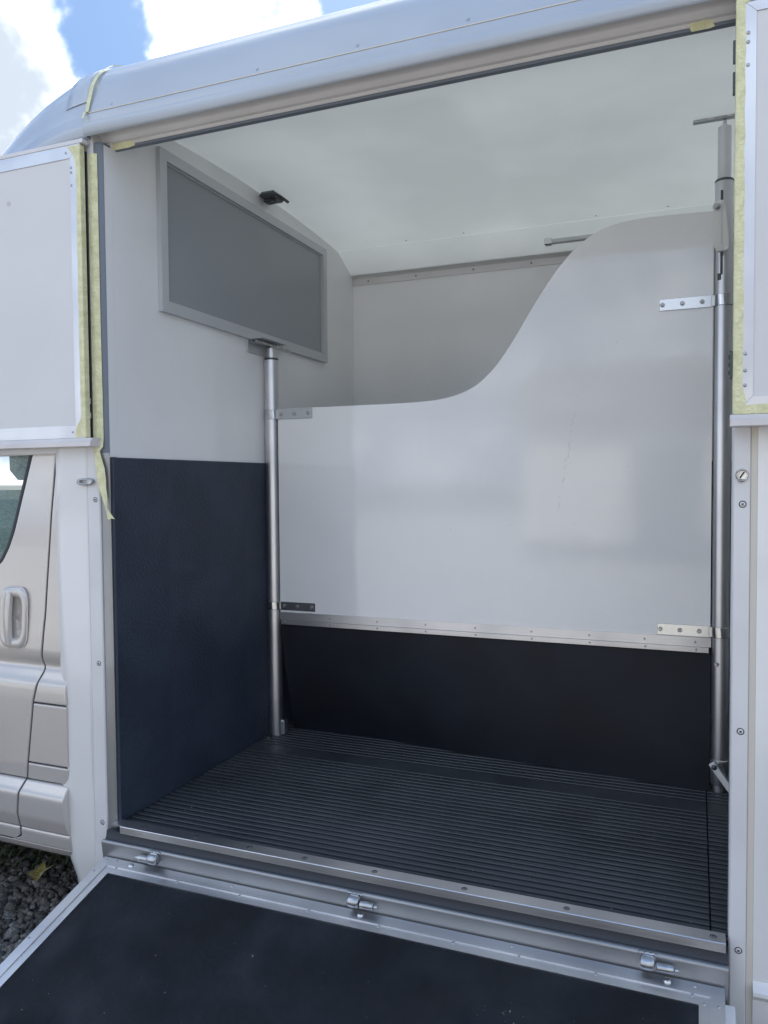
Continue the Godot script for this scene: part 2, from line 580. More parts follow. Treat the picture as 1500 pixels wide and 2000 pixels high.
# ---------------------------------------------------------------- main
func _ready() -> void:
	rng.seed = 12
	# camera, sky, sun, exposure
	var cam := Camera3D.new()
	cam.name = "camera"
	cam.rotation_order = EULER_ORDER_YXZ
	cam.rotation_degrees = Vector3(-2.188, 21.778, -0.451)
	cam.position = Vector3(0, H, 0)
	cam.keep_aspect = Camera3D.KEEP_HEIGHT
	cam.fov = rad_to_deg(2.0 * atan(1000.0 / 1527.0))
	cam.near = 0.05
	cam.far = 400.0
	add_child(cam)
	cam.current = true
	var sun_dir := Vector3(-0.18, 1.12, -0.95).normalized()
	var env := Environment.new()
	env.background_mode = Environment.BG_SKY
	var pano := PanoramaSkyMaterial.new()
	pano.panorama = ImageTexture.create_from_image(make_sky(cam.basis, sun_dir))
	env.sky = Sky.new()
	env.sky.sky_material = pano
	env.tonemap_mode = Environment.TONE_MAPPER_LINEAR
	env.tonemap_exposure = 1.7
	env.sdfgi_enabled = true
	env.ssao_enabled = true
	env.ssil_enabled = true
	var we := WorldEnvironment.new()
	we.name = "world_environment"
	we.environment = env
	add_child(we)
	var sun := DirectionalLight3D.new()
	sun.name = "sun"
	sun.light_energy = 1.6
	sun.light_color = Color(1.0, 0.955, 0.885)
	sun.light_angular_distance = 0.5
	sun.shadow_enabled = true
	add_child(sun)
	sun.look_at_from_position(sun_dir * 50.0, Vector3.ZERO)

	make_materials()
	build_ground()
	box_root = thing("horsebox_lorry", "white horsebox lorry with its side ramp lowered and upper doors folded back", "horsebox", BASE)
	build_shell()
	build_roof()
	build_header()
	build_jambs()
	build_cab()
	build_floor()
	build_hatch()
	build_poles()
	build_partition()
	build_upper_door(true)
	build_upper_door(false)
	build_ramp()
	build_tape()
	build_gravel()
	build_reflection_block()

func build_ground() -> void:
	var s := begin()
	quad(s, Vector3(-150, 0, -150), Vector3(150, 0, -150), Vector3(150, 0, 150), Vector3(-150, 0, 150), Vector3.UP)
	var o := obj("ground", s, "ground", self)
	o.position = Vector3.ZERO
	o.set_meta("kind", "structure")
	# unseen pale concrete apron, added to bounce sunlight into the lorry
	s = begin()
	quad(s, Vector3(-40, 0.035, 0.9), Vector3(40, 0.035, 0.9), Vector3(40, 0.035, 30), Vector3(-40, 0.035, 30), Vector3.UP)
	quad(s, Vector3(-40, 0.035, 0.9), Vector3(40, 0.035, 0.9), Vector3(40, -0.02, 0.86), Vector3(-40, -0.02, 0.86), Vector3(0, 0, -1))
	o = obj("bounce_apron", s, "concrete", self)
	o.position = Vector3.ZERO
	o.set_meta("kind", "structure")

func build_reflection_block() -> void:  # invented and unseen: stands in for a pale vehicle mirrored in the partition
	var t := thing("reflection_block", "invented pale block out of view, added for its reflection in the glossy partition", "stand_in", Vector3(1.8, 0, 10.0))
	var parts := [["plinth", Vector3(-4.9, 0, -1.0), Vector3(6, 0.4, 2), "slate"], ["wall", Vector3(-4.88, 0.4, -0.98), Vector3(5.98, 2.75, 1.98), "render_wall"]]
	for p in parts:
		var s := begin()
		box(s, p[1], p[2])
		obj(p[0], s, p[3], t)
	var s := begin()
	extrude(s, PackedVector2Array([Vector2(2.70, -1.3), Vector2(3.9, 0.5), Vector2(2.70, 2.3), Vector2(2.62, 2.3), Vector2(2.62, -1.3)]), 0, -5.1, 6.2)
	obj("roof", s, "slate", t)
	for x in [-2.9, 0.2, 3.3]:
		s = begin()
		box(s, Vector3(x, 0.05, -1.04), Vector3(x + 1.2, 2.2, -0.985), 0.01)
		obj("block_panel", s, "seat_cloth", t)

func xbox(called: String, lo: Vector3, hi: Vector3, m: String, parent: Node, bev := 0.0) -> MeshInstance3D:
	var s := begin()
	box(s, lo, hi, bev)
	return obj(called, s, m, parent)

func build_shell() -> void:
	var b := box_root
	# front bulkhead: white lining with the dark rubber mat on its lower half
	xbox("front_bulkhead", Vector3(-1.80, -1.2, -3.96), Vector3(-1.74, 1.26, -2.034), "lining_white", b)
	xbox("bulkhead_return", Vector3(-1.7404, 0.088, -2.0335), Vector3(-1.7398, 1.068, -2.0005), "lining_white", b)
	xbox("bulkhead_mat", Vector3(-1.7395, -1.1, -3.92), Vector3(-1.729, 0.086, -2.002), "rubber_wall", b, 0.003)
	# back wall, its mat and trim
	xbox("back_wall", Vector3(-1.74, -1.2, -3.98), Vector3(1.4, 1.30, -3.93), "lining_white", b)
	xbox("back_wall_mat", Vector3(-1.728, -1.1, -3.929), Vector3(1.32, 0.086, -3.919), "rubber_wall", b, 0.003)
	var s := begin()
	extrude(s, PackedVector2Array([Vector2(1.065, -3.9295), Vector2(1.105, -3.9295), Vector2(1.12, -3.905), Vector2(1.117, -3.901), Vector2(1.098, -3.925), Vector2(1.065, -3.925)]), 0, -1.739, 1.34)
	var trim := obj("back_wall_trim", s, "trim_white", b)
	for x in [-1.649, -1.377, -1.066, -0.769, -0.45, -0.13]:
		place("screw", "dot", "dark_steel", Vector3(x, 1.083, -3.925), Vector3(0, 0, 1), trim)
	# ceiling (slightly domed) with the sloping cove at the back
	s = begin()
	var inner := []
	for k in 13:
		var z := lerpf(-2.045, -3.735, k / 12.0)
		var c := (z + 2.89) / 0.85
		inner.append(Vector2(1.238 - 0.04 * c * c, z))
	var crow := []
	for k in 13:
		crow.append([Vector3(-1.76, inner[k].x, inner[k].y), Vector3(1.35, inner[k].x, inner[k].y)])
	grid(s, crow, Vector3(0, -1, 0))
	var ceil := obj("ceiling", s, "ceiling_fibreglass", b)
	for p in [[-1.348, -3.70], [-1.053, -3.70], [-0.43, -3.70], [-0.124, -3.70]]:
		place("screw", "dot", "dark_steel", Vector3(p[0], 1.2, p[1]), Vector3(0, -1, 0), ceil)
	s = begin()
	grid(s, [[Vector3(-1.739, 1.197, -3.735), Vector3(1.34, 1.197, -3.735)], [Vector3(-1.739, 1.10, -3.93), Vector3(1.34, 1.10, -3.93)]], Vector3(0, -1, 1))
	obj("ceiling_cove", s, "ceiling_fibreglass", b)
	# tube light on the cove
	var lamp := part("tube_light", b)
	var ln := Vector3(0, -0.895, 0.445)
	var a := Vector3(-0.68, 1.153, -3.822) + ln * 0.012
	s = begin()
	cyl(s, a + Vector3(0.03, 0, 0), a + Vector3(0.9, 0, 0), 0.013, 14)
	obj("tube", s, "hatch_frame", lamp)
	s = begin()
	box(s, a + Vector3(-0.004, -0.016, -0.016), a + Vector3(0.032, 0.016, 0.016), 0.004)
	obj("end_cap", s, "chrome", lamp)
	# rear bulkhead, floor, underbody, off side
	xbox("rear_bulkhead", Vector3(1.34, -1.2, -3.96), Vector3(1.40, 1.26, -2.0), "lining_white", b)
	xbox("floor_deck", Vector3(-1.80, -1.26, -3.97), Vector3(1.40, -1.135, -2.06), "under_dark", b)
	xbox("body_side_far", Vector3(-1.86, -1.3, -4.04), Vector3(2.3, 1.2, -3.985), "body_white", b)
	# outer wall behind the folded door, above the cab
	xbox("body_side_front", Vector3(-2.7, 0.10, -2.06), Vector3(-1.80, 1.10, -2.0), "body_white", b, 0.004)
	# near side wall to the rear of the opening with its bottom step
	s = begin()
	extrude(s, PackedVector2Array([Vector2(1.085, -2.002), Vector2(-1.188, -2.002), Vector2(-1.2, -1.994), Vector2(-1.206, -1.984), Vector2(-1.215, -1.984), Vector2(-1.23, -1.996), Vector2(-1.40, -2.01), Vector2(-1.40, -2.05), Vector2(1.085, -2.05)]), 0, 0.132, 2.3)
	obj("body_side_rear", s, "body_white", b)
	xbox("rear_wall", Vector3(2.24, -1.3, -4.03), Vector3(2.3, 1.2, -2.052), "body_white", b)

func roof_scale(x: float) -> float:
	var t := [[9.0, 1.36], [-1.80, 1.36], [-1.86, 1.352], [-1.93, 1.333], [-2.0, 1.305], [-2.065, 1.272], [-2.135, 1.230], [-2.23, 1.165], [-2.35, 1.07], [-2.5, 0.92], [-2.65, 0.73], [-2.8, 0.55]]
	return table(t, x)

func roof_profile(lift := 0.0) -> Array:
	return [Vector2(1.0845, -2.03), Vector2(1.0845, -1.964), Vector2(1.088, -1.957), Vector2(1.118, -1.955), Vector2(1.126, -1.962), Vector2(1.150, -1.965), Vector2(1.157, -1.970), Vector2(1.20, -1.985), Vector2(1.25, -2.003), Vector2(1.29, -2.022), Vector2(1.325, -2.052), Vector2(1.352, -2.09), Vector2(1.375, -2.145), Vector2(1.392, -2.22), Vector2(1.405, -2.35), Vector2(1.415, -2.6), Vector2(1.42, -3.0), Vector2(1.415, -3.4), Vector2(1.39, -3.8), Vector2(1.35, -3.95), Vector2(1.25, -4.04), Vector2(1.085, -4.06)]

func build_roof() -> void:
	var b := box_root
	var s := begin()
	var xs := [2.3, 1.5, 0.8, 0.2, -0.4, -1.0, -1.5, -1.78]
	var prof := roof_profile()
	for k in xs.size() - 1:
		for i in range(1, 13):
			var p: Vector2 = prof[i]
			var q: Vector2 = prof[i + 1]
			var g := 1 if i < 1 else (2 if i < 4 else (3 if i < 6 else 4))
			quad(s, Vector3(xs[k], p.x, p.y), Vector3(xs[k + 1], p.x, p.y), Vector3(xs[k + 1], q.x, q.y), Vector3(xs[k], q.x, q.y), Vector3(0, q.y - p.y, -(q.x - p.x)) * -1.0, g)
	var roof := obj("roof_skirt", s, "gelcoat", b)
	s = begin()
	extrude(s, PackedVector2Array([Vector2(1.0880, -2.0285), Vector2(1.0965, -2.0275), Vector2(1.1035, -2.0235), Vector2(1.1080, -2.0150), Vector2(1.1085, -2.004), Vector2(1.1065, -1.990), Vector2(1.100, -1.976), Vector2(1.088, -1.9665), Vector2(1.0848, -1.9645), Vector2(1.09, -1.958), Vector2(1.115, -1.985), Vector2(1.118, -2.02), Vector2(1.110, -2.0295)]), 0, -1.776, 2.3, true, 40.0)
	obj("roof_soffit", s, "trim_white", roof)
	s = begin()
	for k in xs.size() - 1:
		for i in range(13, prof.size() - 1):
			var p: Vector2 = prof[i]
			var q: Vector2 = prof[i + 1]
			quad(s, Vector3(xs[k], p.x, p.y), Vector3(xs[k + 1], p.x, p.y), Vector3(xs[k + 1], q.x, q.y), Vector3(xs[k], q.x, q.y), Vector3(0, q.y - p.y, -(q.x - p.x)) * -1.0, 1)
	obj("roof_top", s, "roof_fibreglass", b)
	# the line of sealant along the skirt and the plugged screw holes
	s = begin()
	extrude(s, PackedVector2Array([Vector2(1.1555, -1.9685), Vector2(1.1595, -1.9700), Vector2(1.1590, -1.9675), Vector2(1.1560, -1.9665)]), 0, -1.775, 2.3)
	obj("sealant_line", s, "sealant", roof)
	for p in [[-1.684, 1.172], [-1.48, 1.172], [-1.167, 1.174], [-0.856, 1.176], [-0.548, 1.176], [-0.24, 1.176]]:
		place("screw_plug", "dot", "zinc", Vector3(p[0], p[1], -1.9755), Vector3(0, 0.33, 0.94), roof)
	# overcab pod: same section, falling away towards the front
	s = begin()
	var rows := []
	for x in [-1.776, -1.80, -1.83, -1.86, -1.895, -1.93, -1.965, -2.0, -2.033, -2.065, -2.1, -2.135, -2.18, -2.23, -2.29, -2.35, -2.42, -2.5, -2.57, -2.65, -2.72, -2.8]:
		var k := (roof_scale(x) - 0.5) / (1.36 - 0.5)
		var inset := 0.0 if x > -1.95 else 0.10 * pow((-1.95 - x) / 0.85, 2.0)
		var row := []
		for i in range(-2, prof.size() + 1):
			var p: Vector2 = prof[clampi(i, 1, prof.size() - 1)]
			if i < 1:
				p = [Vector2(0.95, -1.9945), Vector2(1.06, -1.9945), Vector2(1.0815, -1.985)][i + 2]
			elif i == prof.size():
				p = Vector2(0.5, -4.06)
			var side := 1.0 if p.y > -3.0 else -1.0
			row.append(Vector3(x, 0.5 + (p.x - 0.5) * k, p.y - inset * side - 0.004 * side))
		rows.append(row)
	for j in rows.size() - 1:
		for i in rows[j].size() - 1:
			var mid: Vector3 = rows[j][i]
			quad(s, rows[j][i], rows[j][i + 1], rows[j + 1][i + 1], rows[j + 1][i], mid - Vector3(-1.7, 0.7, -3.0), 1 if i > 2 else -1)
	obj("overcab_pod", s, "gelcoat", b)
	# lapped joint where the roof skin meets the pod
	s = begin()
	rows = []
	for x in [-1.785, -1.795, -1.815, -1.845, -1.872, -1.878]:
		var k := (roof_scale(x) - 0.5) / (1.36 - 0.5)
		var row := []
		for i in range(7, 19):
			var p: Vector2 = prof[i]
			var e: Vector2 = (prof[i + 1] - prof[i - 1]).normalized()
			var lift := 0.006 if x > -1.876 and x < -1.787 else -0.002
			if i == 7:
				p.x += 0.004
				lift = -0.002
			p += Vector2(-e.y, e.x) * lift
			row.append(Vector3(x, 0.5 + (p.x - 0.5) * k, p.y))
		rows.append(row)
	for j in rows.size() - 1:
		for i in rows[j].size() - 1:
			quad(s, rows[j][i], rows[j][i + 1], rows[j + 1][i + 1], rows[j + 1][i], rows[j][i] - Vector3(-1.83, 0.9, -3.0), 1)
	obj("roof_joint_cover", s, "gelcoat", b)

func build_header() -> void:
	var b := box_root
	var s := begin()
	extrude(s, PackedVector2Array([Vector2(1.112, -2.031), Vector2(1.0895, -2.0305), Vector2(1.0868, -2.0325), Vector2(1.0858, -2.0435), Vector2(1.0768, -2.0445), Vector2(1.0765, -2.075), Vector2(1.26, -2.075), Vector2(1.26, -2.05), Vector2(1.112, -2.05)]), 0, -1.80, 0.135)
	obj("door_header", s, "trim_white", b)
	s = begin()
	extrude(s, PackedVector2Array([Vector2(1.0763, -2.0455), Vector2(1.0695, -2.047), Vector2(1.0685, -2.062), Vector2(1.0763, -2.064)]), 0, -1.742, 0.08)
	obj("header_seal", s, "grey_seal", b)
	# wall above the rear side panel
	xbox("header_rear", Vector3(0.14, 1.0, -2.075), Vector3(2.24, 1.1, -2.053), "lining_white", b)

func build_jambs() -> void:
	var b := box_root
	# front jamb: moulded panel between cab and opening
	var left := [[0.6, -1.972], [0.113, -1.972], [-0.261, -1.978], [-0.518, -1.977], [-0.62, -1.972], [-0.672, -1.966], [-0.69, -1.968], [-0.706, -1.960], [-0.95, -1.961], [-0.975, -1.967], [-0.99, -1.978], [-1.03, -1.981], [-1.142, -1.973], [-1.263, -1.964], [-1.348, -1.946], [-1.40, -1.93]]
	var s := begin()
	var ys := []
	for k in 92:
		ys.append(0.13 - k * 0.0168)
	skin(s, ys, func(y): return table(left, y), func(_y): return -1.823,
		func(x, y):
			var t: float = clampf((x - table(left, y)) / 0.055, 0.0, 1.0)
			var lip: float = 0.018 * (1.0 - t) * (1.0 - t)
			var low: float = clampf((-1.08 - y) / 0.25, 0.0, 1.0)
			return -1.988 - lip - 0.03 * low * low * (1.0 - 0.4 * t)
			, 22, 0.004, 0.03)
	obj("jamb_moulding", s, "body_white", b)
	# white angle with the door catch and screws
	s = begin()
	extrude(s, PackedVector2Array([Vector2(-1.820, -2.03), Vector2(-1.820, -1.986), Vector2(-1.8185, -1.9845), Vector2(-1.774, -1.9845), Vector2(-1.771, -1.9875), Vector2(-1.771, -2.03)]), 1, -1.40, 1.1075)
	var trim := obj("jamb_trim", s, "trim_white", b)
	for y in [-0.049, -0.578, -1.10]:
		body_screw(Vector3(-1.789, y, -1.9845), trim)
	s = begin()
	extrude(s, PackedVector2Array([Vector2(-1.7705, -2.03), Vector2(-1.7705, -1.994), Vector2(-1.767, -1.9905), Vector2(-1.746, -1.995), Vector2(-1.7405, -1.999), Vector2(-1.7405, -2.03)]), 1, -1.35, 0.10)
	obj("jamb_edge", s, "steel_rail", b)
	s = begin()
	extrude(s, PackedVector2Array([Vector2(-1.7705, -2.03), Vector2(-1.7705, -1.994), Vector2(-1.767, -1.9905), Vector2(-1.746, -1.995), Vector2(-1.7405, -1.999), Vector2(-1.7405, -2.03)]), 1, 0.1, 1.075)
	obj("jamb_seal", s, "grey_seal", b)
	# door catch: flat oval link hanging from a stud
	var catch_part := part("door_catch", b)
	s = begin()
	var ring := []
	for k in 24:
		var t := TAU * k / 24
		var e := Vector2(cos(t), sin(t))
		ring.append(Vector2(-1.822, 0.0085) + Vector2(e.x * 0.034 * (1.0 - 0.0 * e.y), e.y * 0.0115) .clamp(Vector2(-0.033, -0.011), Vector2(0.033, 0.011)))
	for k in 24:
		var p: Vector2 = ring[k]
		var q: Vector2 = ring[(k + 1) % 24]
		var c := Vector2(-1.822, 0.0085)
		var pi := c + (p - c) * Vector2(0.72, 0.5)
		var qi := c + (q - c) * Vector2(0.72, 0.5)
		quad(s, Vector3(p.x, p.y, -1.975), Vector3(q.x, q.y, -1.975), Vector3(qi.x, qi.y, -1.974), Vector3(pi.x, pi.y, -1.974), Vector3(0, 0, 1), 1)
		quad(s, Vector3(p.x, p.y, -1.975), Vector3(q.x, q.y, -1.975), Vector3(q.x, q.y, -1.983), Vector3(p.x, p.y, -1.983), Vector3(p.x - c.x, p.y - c.y, 0), 1)
		quad(s, Vector3(pi.x, pi.y, -1.974), Vector3(qi.x, qi.y, -1.974), Vector3(qi.x, qi.y, -1.983), Vector3(pi.x, pi.y, -1.983), Vector3(c.x - p.x, c.y - p.y, 0), 1)
	obj("catch_link", s, "zinc", catch_part)
	s = begin()
	cyl(s, Vector3(-1.798, 0.0085, -1.984), Vector3(-1.798, 0.0085, -1.968), 0.010, 16, 0.002)
	obj("catch_stud", s, "zinc", catch_part)
	# black strip in the gap behind the folded front door
	xbox("gap_strip", Vector3(-1.845, 0.13, -1.9998), Vector3(-1.7915, 1.05, -1.9815), "black_seal", b, 0.002)
	for y in [0.22, 0.265]:
		s = begin()
		box(s, Vector3(-1.812, y - 0.010, -1.982), Vector3(-1.794, y + 0.010, -1.975), 0.002)
		obj("hinge_leaf", s, "zinc", b)
	# rear jamb
	s = begin()
	extrude(s, PackedVector2Array([Vector2(0.0785, -2.055), Vector2(0.0785, -2.003), Vector2(0.0805, -2.0), Vector2(0.083, -1.9985), Vector2(0.1145, -1.9985), Vector2(0.1165, -2.0), Vector2(0.1175, -2.004), Vector2(0.1175, -2.055)]), 1, -1.42, 1.083)
	var rj := obj("rear_jamb", s, "trim_white", b)
	for y in [-0.058, -0.593, -1.12]:
		body_screw(Vector3(0.1005, y, -1.9985), rj)
	xbox("rear_jamb_groove", Vector3(0.1178, -1.42, -2.05), Vector3(0.1318, 1.083, -2.0028), "sealant", b)
	# door lock on the rear jamb
	var lock := part("door_lock", b)
	s = begin()
	lathe(s, Vector3(0.0985, 0.010, -1.9985), Vector3(0, 0, 1), [Vector2(0.0145, 0), Vector2(0.0145, 0.004), Vector2(0.0125, 0.0065), Vector2(0.0125, 0.0065), Vector2(0.0115, 0.0065), Vector2(0.0105, 0.004), Vector2(0.0105, 0.004), Vector2(0, 0.0045)], 24)
	obj("lock_body", s, "chrome", lock)
	s = begin()
	box(s, Vector3(-0.0085, -0.0018, 0.0), Vector3(0.0085, 0.0018, 0.003), 0.0005, Transform3D(Basis(Vector3(0, 0, 1), 1.0), Vector3(0.0985, 0.010, -1.9945)))
	obj("lock_slot", s, "screw_recess", lock)
	s = begin()
	box(s, Vector3(0.09, -0.006, -1.9984), Vector3(0.104, 0.0, -1.990), 0.002)
	obj("lock_tongue", s, "zinc", lock)

func zcab(_x: float, y: float) -> float:
	var t := [[0.7, -2.10], [0.3, -2.045], [0.1, -2.022], [-0.1, -2.010], [-0.35, -2.002], [-0.5, -1.998], [-0.565, -1.998], [-0.58, -2.001], [-0.61, -2.014], [-0.618, -2.014], [-0.66, -1.987], [-0.675, -1.983], [-0.72, -1.982], [-0.95, -1.987], [-1.003, -1.992], [-1.0035, -1.988], [-1.034, -1.963], [-1.045, -1.959], [-1.12, -1.965], [-1.168, -1.982], [-1.171, -1.985], [-1.18, -1.983], [-1.222, -1.992], [-1.255, -2.012], [-1.28, -2.05]]
	return table(t, y) - 0.006 * clampf((-2.05 - _x) / 0.5, 0.0, 1.0)

func yrows(y0: float, y1: float, step: float) -> Array:
	var n := maxi(2, int(ceil((y0 - y1) / step)))
	var r := []
	for k in n + 1:
		r.append(lerpf(y0, y1, float(k) / n))
	return r

func rows_gap_dark(s: SurfaceTool, seam: Array, y0: float, y1: float) -> void:
	var r := []
	for y in yrows(y0, y1, 0.012):
		var x := table(seam, y)
		var z := zcab(x, y) - 0.0045
		r.append([Vector3(x - 0.007, y, z), Vector3(x + 0.007, y, z)])
	grid(s, r, Vector3(0, 0, 1))

func build_cab() -> void:
	var b := box_root
	var seam := [[0.8, -1.90], [0.113, -1.983], [-0.091, -2.0], [-0.435, -2.027], [-0.56, -2.044], [-0.592, -2.050], [-0.61, -2.049], [-0.627, -2.044], [-0.66, -2.052], [-0.734, -2.073], [-0.941, -2.107], [-1.096, -2.135], [-1.169, -2.145], [-1.3, -2.16]]
	var win := [[0.8, -1.95], [0.113, -2.086], [-0.022, -2.124], [-0.10, -2.146], [-0.162, -2.166], [-0.215, -2.190], [-0.26, -2.218], [-0.295, -2.26], [-0.318, -2.33], [-0.332, -2.5], [-0.338, -2.95]]
	var door := part("cab_door", b)
	var s := begin()
	skin(s, yrows(0.5, -1.0005, 0.012), func(y): return maxf(table(win, y), -2.95) if y > -0.338 else -2.95, func(y): return table(seam, y) - 0.0035, zcab, 20)
	obj("door_skin", s, "cab_paint", door)
	s = begin()
	skin(s, yrows(-1.0045, -1.1665, 0.01), func(_y): return -2.95, func(y): return table(seam, y) - 0.0035, zcab, 12)
	obj("lower_moulding", s, "cab_paint", door)
	s = begin()
	skin(s, yrows(-1.1705, -1.2205, 0.006), func(_y): return -2.95, func(y): return table(seam, y) - 0.0035 - 0.03 * pow(clampf((-1.195 - y) / 0.026, 0, 1), 2.0), zcab, 12, 0.003)
	obj("door_bottom", s, "cab_paint", door)
	s = begin()
	rows_gap_dark(s, seam, 0.45, -1.225)
	obj("shut_line_dark", s, "screw_recess", door)  # near-black strip put in the gap in place of its shade
	for e in [[-0.7335, -2.08], [-0.9425, -2.115], [-1.0025, -2.95], [-1.1685, -2.95], [-1.2225, -2.95]]:
		s = begin()
		var zz := zcab(-2.0, e[0])
		box(s, Vector3(e[1], e[0] - 0.005, zz - 0.02), Vector3(-1.94, e[0] + 0.005, zz - 0.0075))
		obj("shut_line_dark", s, "screw_recess", door)  # level gaps likewise: shade put in as near-black bars
	# window: black seal and tinted pane
	s = begin()
	var rows := []
	for y in yrows(0.45, -0.337, 0.012):
		var x := maxf(table(win, y), -2.9)
		var z := zcab(x, y)
		rows.append([Vector3(x + 0.001, y, z + 0.001), Vector3(x - 0.006, y + 0.002, z + 0.003), Vector3(x - 0.013, y + 0.004, z - 0.001), Vector3(x - 0.015, y + 0.005, z - 0.02)])
	grid(s, rows, Vector3(0, 0, 1))
	obj("window_seal", s, "black_seal", door)
	s = begin()
	quad(s, Vector3(-2.95, 0.45, -2.075), Vector3(-1.98, 0.45, -2.075), Vector3(-2.11, -0.05, -2.030), Vector3(-2.95, -0.05, -2.030), Vector3(0, 0, 1))
	quad(s, Vector3(-2.95, -0.05, -2.030), Vector3(-2.11, -0.05, -2.030), Vector3(-2.25, -0.35, -2.019), Vector3(-2.95, -0.35, -2.019), Vector3(0, 0, 1))
	obj("window_pane", s, "glass", door)
	# handle: raised bezel round a finger recess with an upright grip
	var hc := Vector3(-2.160, -0.452, zcab(-2.16, -0.45))
	s = begin()
	var prof := [[1.0, -0.004], [1.0, 0.004], [0.975, 0.010], [0.93, 0.0145], [0.84, 0.0165], [0.75, 0.0155], [0.69, 0.012], [0.66, 0.004], [0.645, 0.0015], [0.0, 0.001]]
	rows = []
	for p in prof:
		var row := []
		for k in 41:
			var t := TAU * k / 40
			var ex := 0.5 if p[0] > 0.7 else 0.62
			var wx := 0.061 * signf(cos(t)) * pow(absf(cos(t)), ex)
			var wy := 0.107 * signf(sin(t)) * pow(absf(sin(t)), ex)
			var f: float = p[0]
			row.append(hc + Vector3(wx * (f - (0.08 if f < 0.7 else 0.0)) + wy * 0.05, wy * f, p[1]))
		rows.append(row)
	grid(s, rows, Vector3(0, 0, 1))
	obj("handle_bezel", s, "cab_paint", door)
	s = begin()
	rows = []
	for k in 13:
		var t := k / 12.0
		var y := lerpf(0.089, -0.093, t)
		var z := 0.0175 + 0.008 * sin(PI * t)
		var row := []
		for e in [[-0.0115, -0.012], [-0.0115, 0.0], [-0.0095, 0.003], [0.0, 0.0045], [0.0095, 0.003], [0.0115, 0.0], [0.0115, -0.012]]:
			row.append(hc + Vector3(e[0] - 0.014 + y * 0.05, y, z + e[1]))
		rows.append(row)
	grid(s, rows, Vector3(0, 0, 1))
	for e in [0, 12]:
		for i in 5:
			tri(s, rows[e][0], rows[e][i + 1], rows[e][i + 2], Vector3(0, 1 if e == 0 else -1, 0))
	obj("handle_grip", s, "cab_paint", door)
	s = begin()
	dome(s, hc + Vector3(-0.019, -0.083, 0.0145), Vector3(0, 0.0, 1), 0.0115, 0.007, 16)
	obj("handle_lock", s, "zinc", door)
	# rear pillar, flap and sill
	s = begin()
	skin(s, yrows(0.5, -0.7305, 0.012), func(y): return table(seam, y) + 0.0035, func(_y): return -1.93, zcab, 8)
	obj("cab_pillar", s, "cab_paint", b)
	s = begin()
	skin(s, yrows(-0.7365, -0.9395, 0.02), func(y): return table(seam, y) + 0.0035, func(_y): return -1.93, zcab, 8)
	obj("fuel_flap", s, "cab_paint", b)
	s = begin()
	skin(s, yrows(-0.9455, -1.0005, 0.012), func(y): return table(seam, y) + 0.0035, func(_y): return -1.93, zcab, 8)
	obj("pillar_foot", s, "cab_paint", b)
	s = begin()
	skin(s, yrows(-1.0045, -1.1665, 0.01), func(y): return table(seam, y) + 0.0035, func(_y): return -1.93, zcab, 8)
	obj("pillar_moulding", s, "cab_paint", b)
	s = begin()
	skin(s, yrows(-1.1705, -1.2245, 0.006), func(y): return table(seam, y) + 0.0035 - 0.05 * pow(clampf((-1.20 - y) / 0.0245, 0, 1), 2.0), func(_y): return -1.93, zcab, 8, 0.003)
	obj("sill_end", s, "cab_paint", b)
	s = begin()
	skin(s, yrows(-1.2265, -1.28, 0.008), func(_y): return -2.95, func(_y): return -1.93, zcab, 20, 0.0025)
	obj("cab_sill", s, "cab_paint", b)
	# near-black backing put behind the panels to darken the shut lines
	s = begin()
	extrude(s, PackedVector2Array([Vector2(-2.95, -1.26), Vector2(-2.95, -0.42), Vector2(-2.24, -0.42), Vector2(-2.09, -0.1), Vector2(-2.04, 0.16), Vector2(-1.96, 0.4), Vector2(-1.86, 0.4), Vector2(-1.86, -1.26)]), 2, -2.075, -2.034)
	obj("inner_body", s, "under_dark", b)
	# what shows through the window: seat, far door, roof lining
	var seat := part("cab_seat", b)
	s = begin()
	box(s, Vector3(-2.66, -0.75, -2.75), Vector3(-2.46, -0.02, -2.25), 0.05)
	obj("backrest", s, "seat_cloth", seat)
	s = begin()
	box(s, Vector3(-2.62, 0.02, -2.62), Vector3(-2.50, 0.2, -2.38), 0.04)
	obj("headrest", s, "seat_cloth", seat)
	xbox("far_cab_door", Vector3(-3.4, -1.2, -4.02), Vector3(-1.86, -0.25, -3.97), "cab_trim", b)
	xbox("cab_rear_wall", Vector3(-1.86, -1.2, -3.96), Vector3(-1.802, 0.6, -2.08), "cab_trim", b)
	xbox("cab_floor", Vector3(-3.3, -1.26, -3.96), Vector3(-1.87, -1.2, -2.08), "under_dark", b)
	xbox("dashboard", Vector3(-3.5, -0.7, -3.95), Vector3(-3.0, -0.25, -2.12), "seat_cloth", b, 0.05)
	xbox("cab_roof_lining", Vector3(-2.75, 0.42, -3.95), Vector3(-1.87, 0.46, -2.14), "cab_trim", b)
	s = begin()
	dome(s, Vector3(-2.215, -0.30, -2.12), Vector3(0.35, 1, 0.2), 0.06, 0.11, 18)
	obj("steering_shroud", s, "trim_white", b)

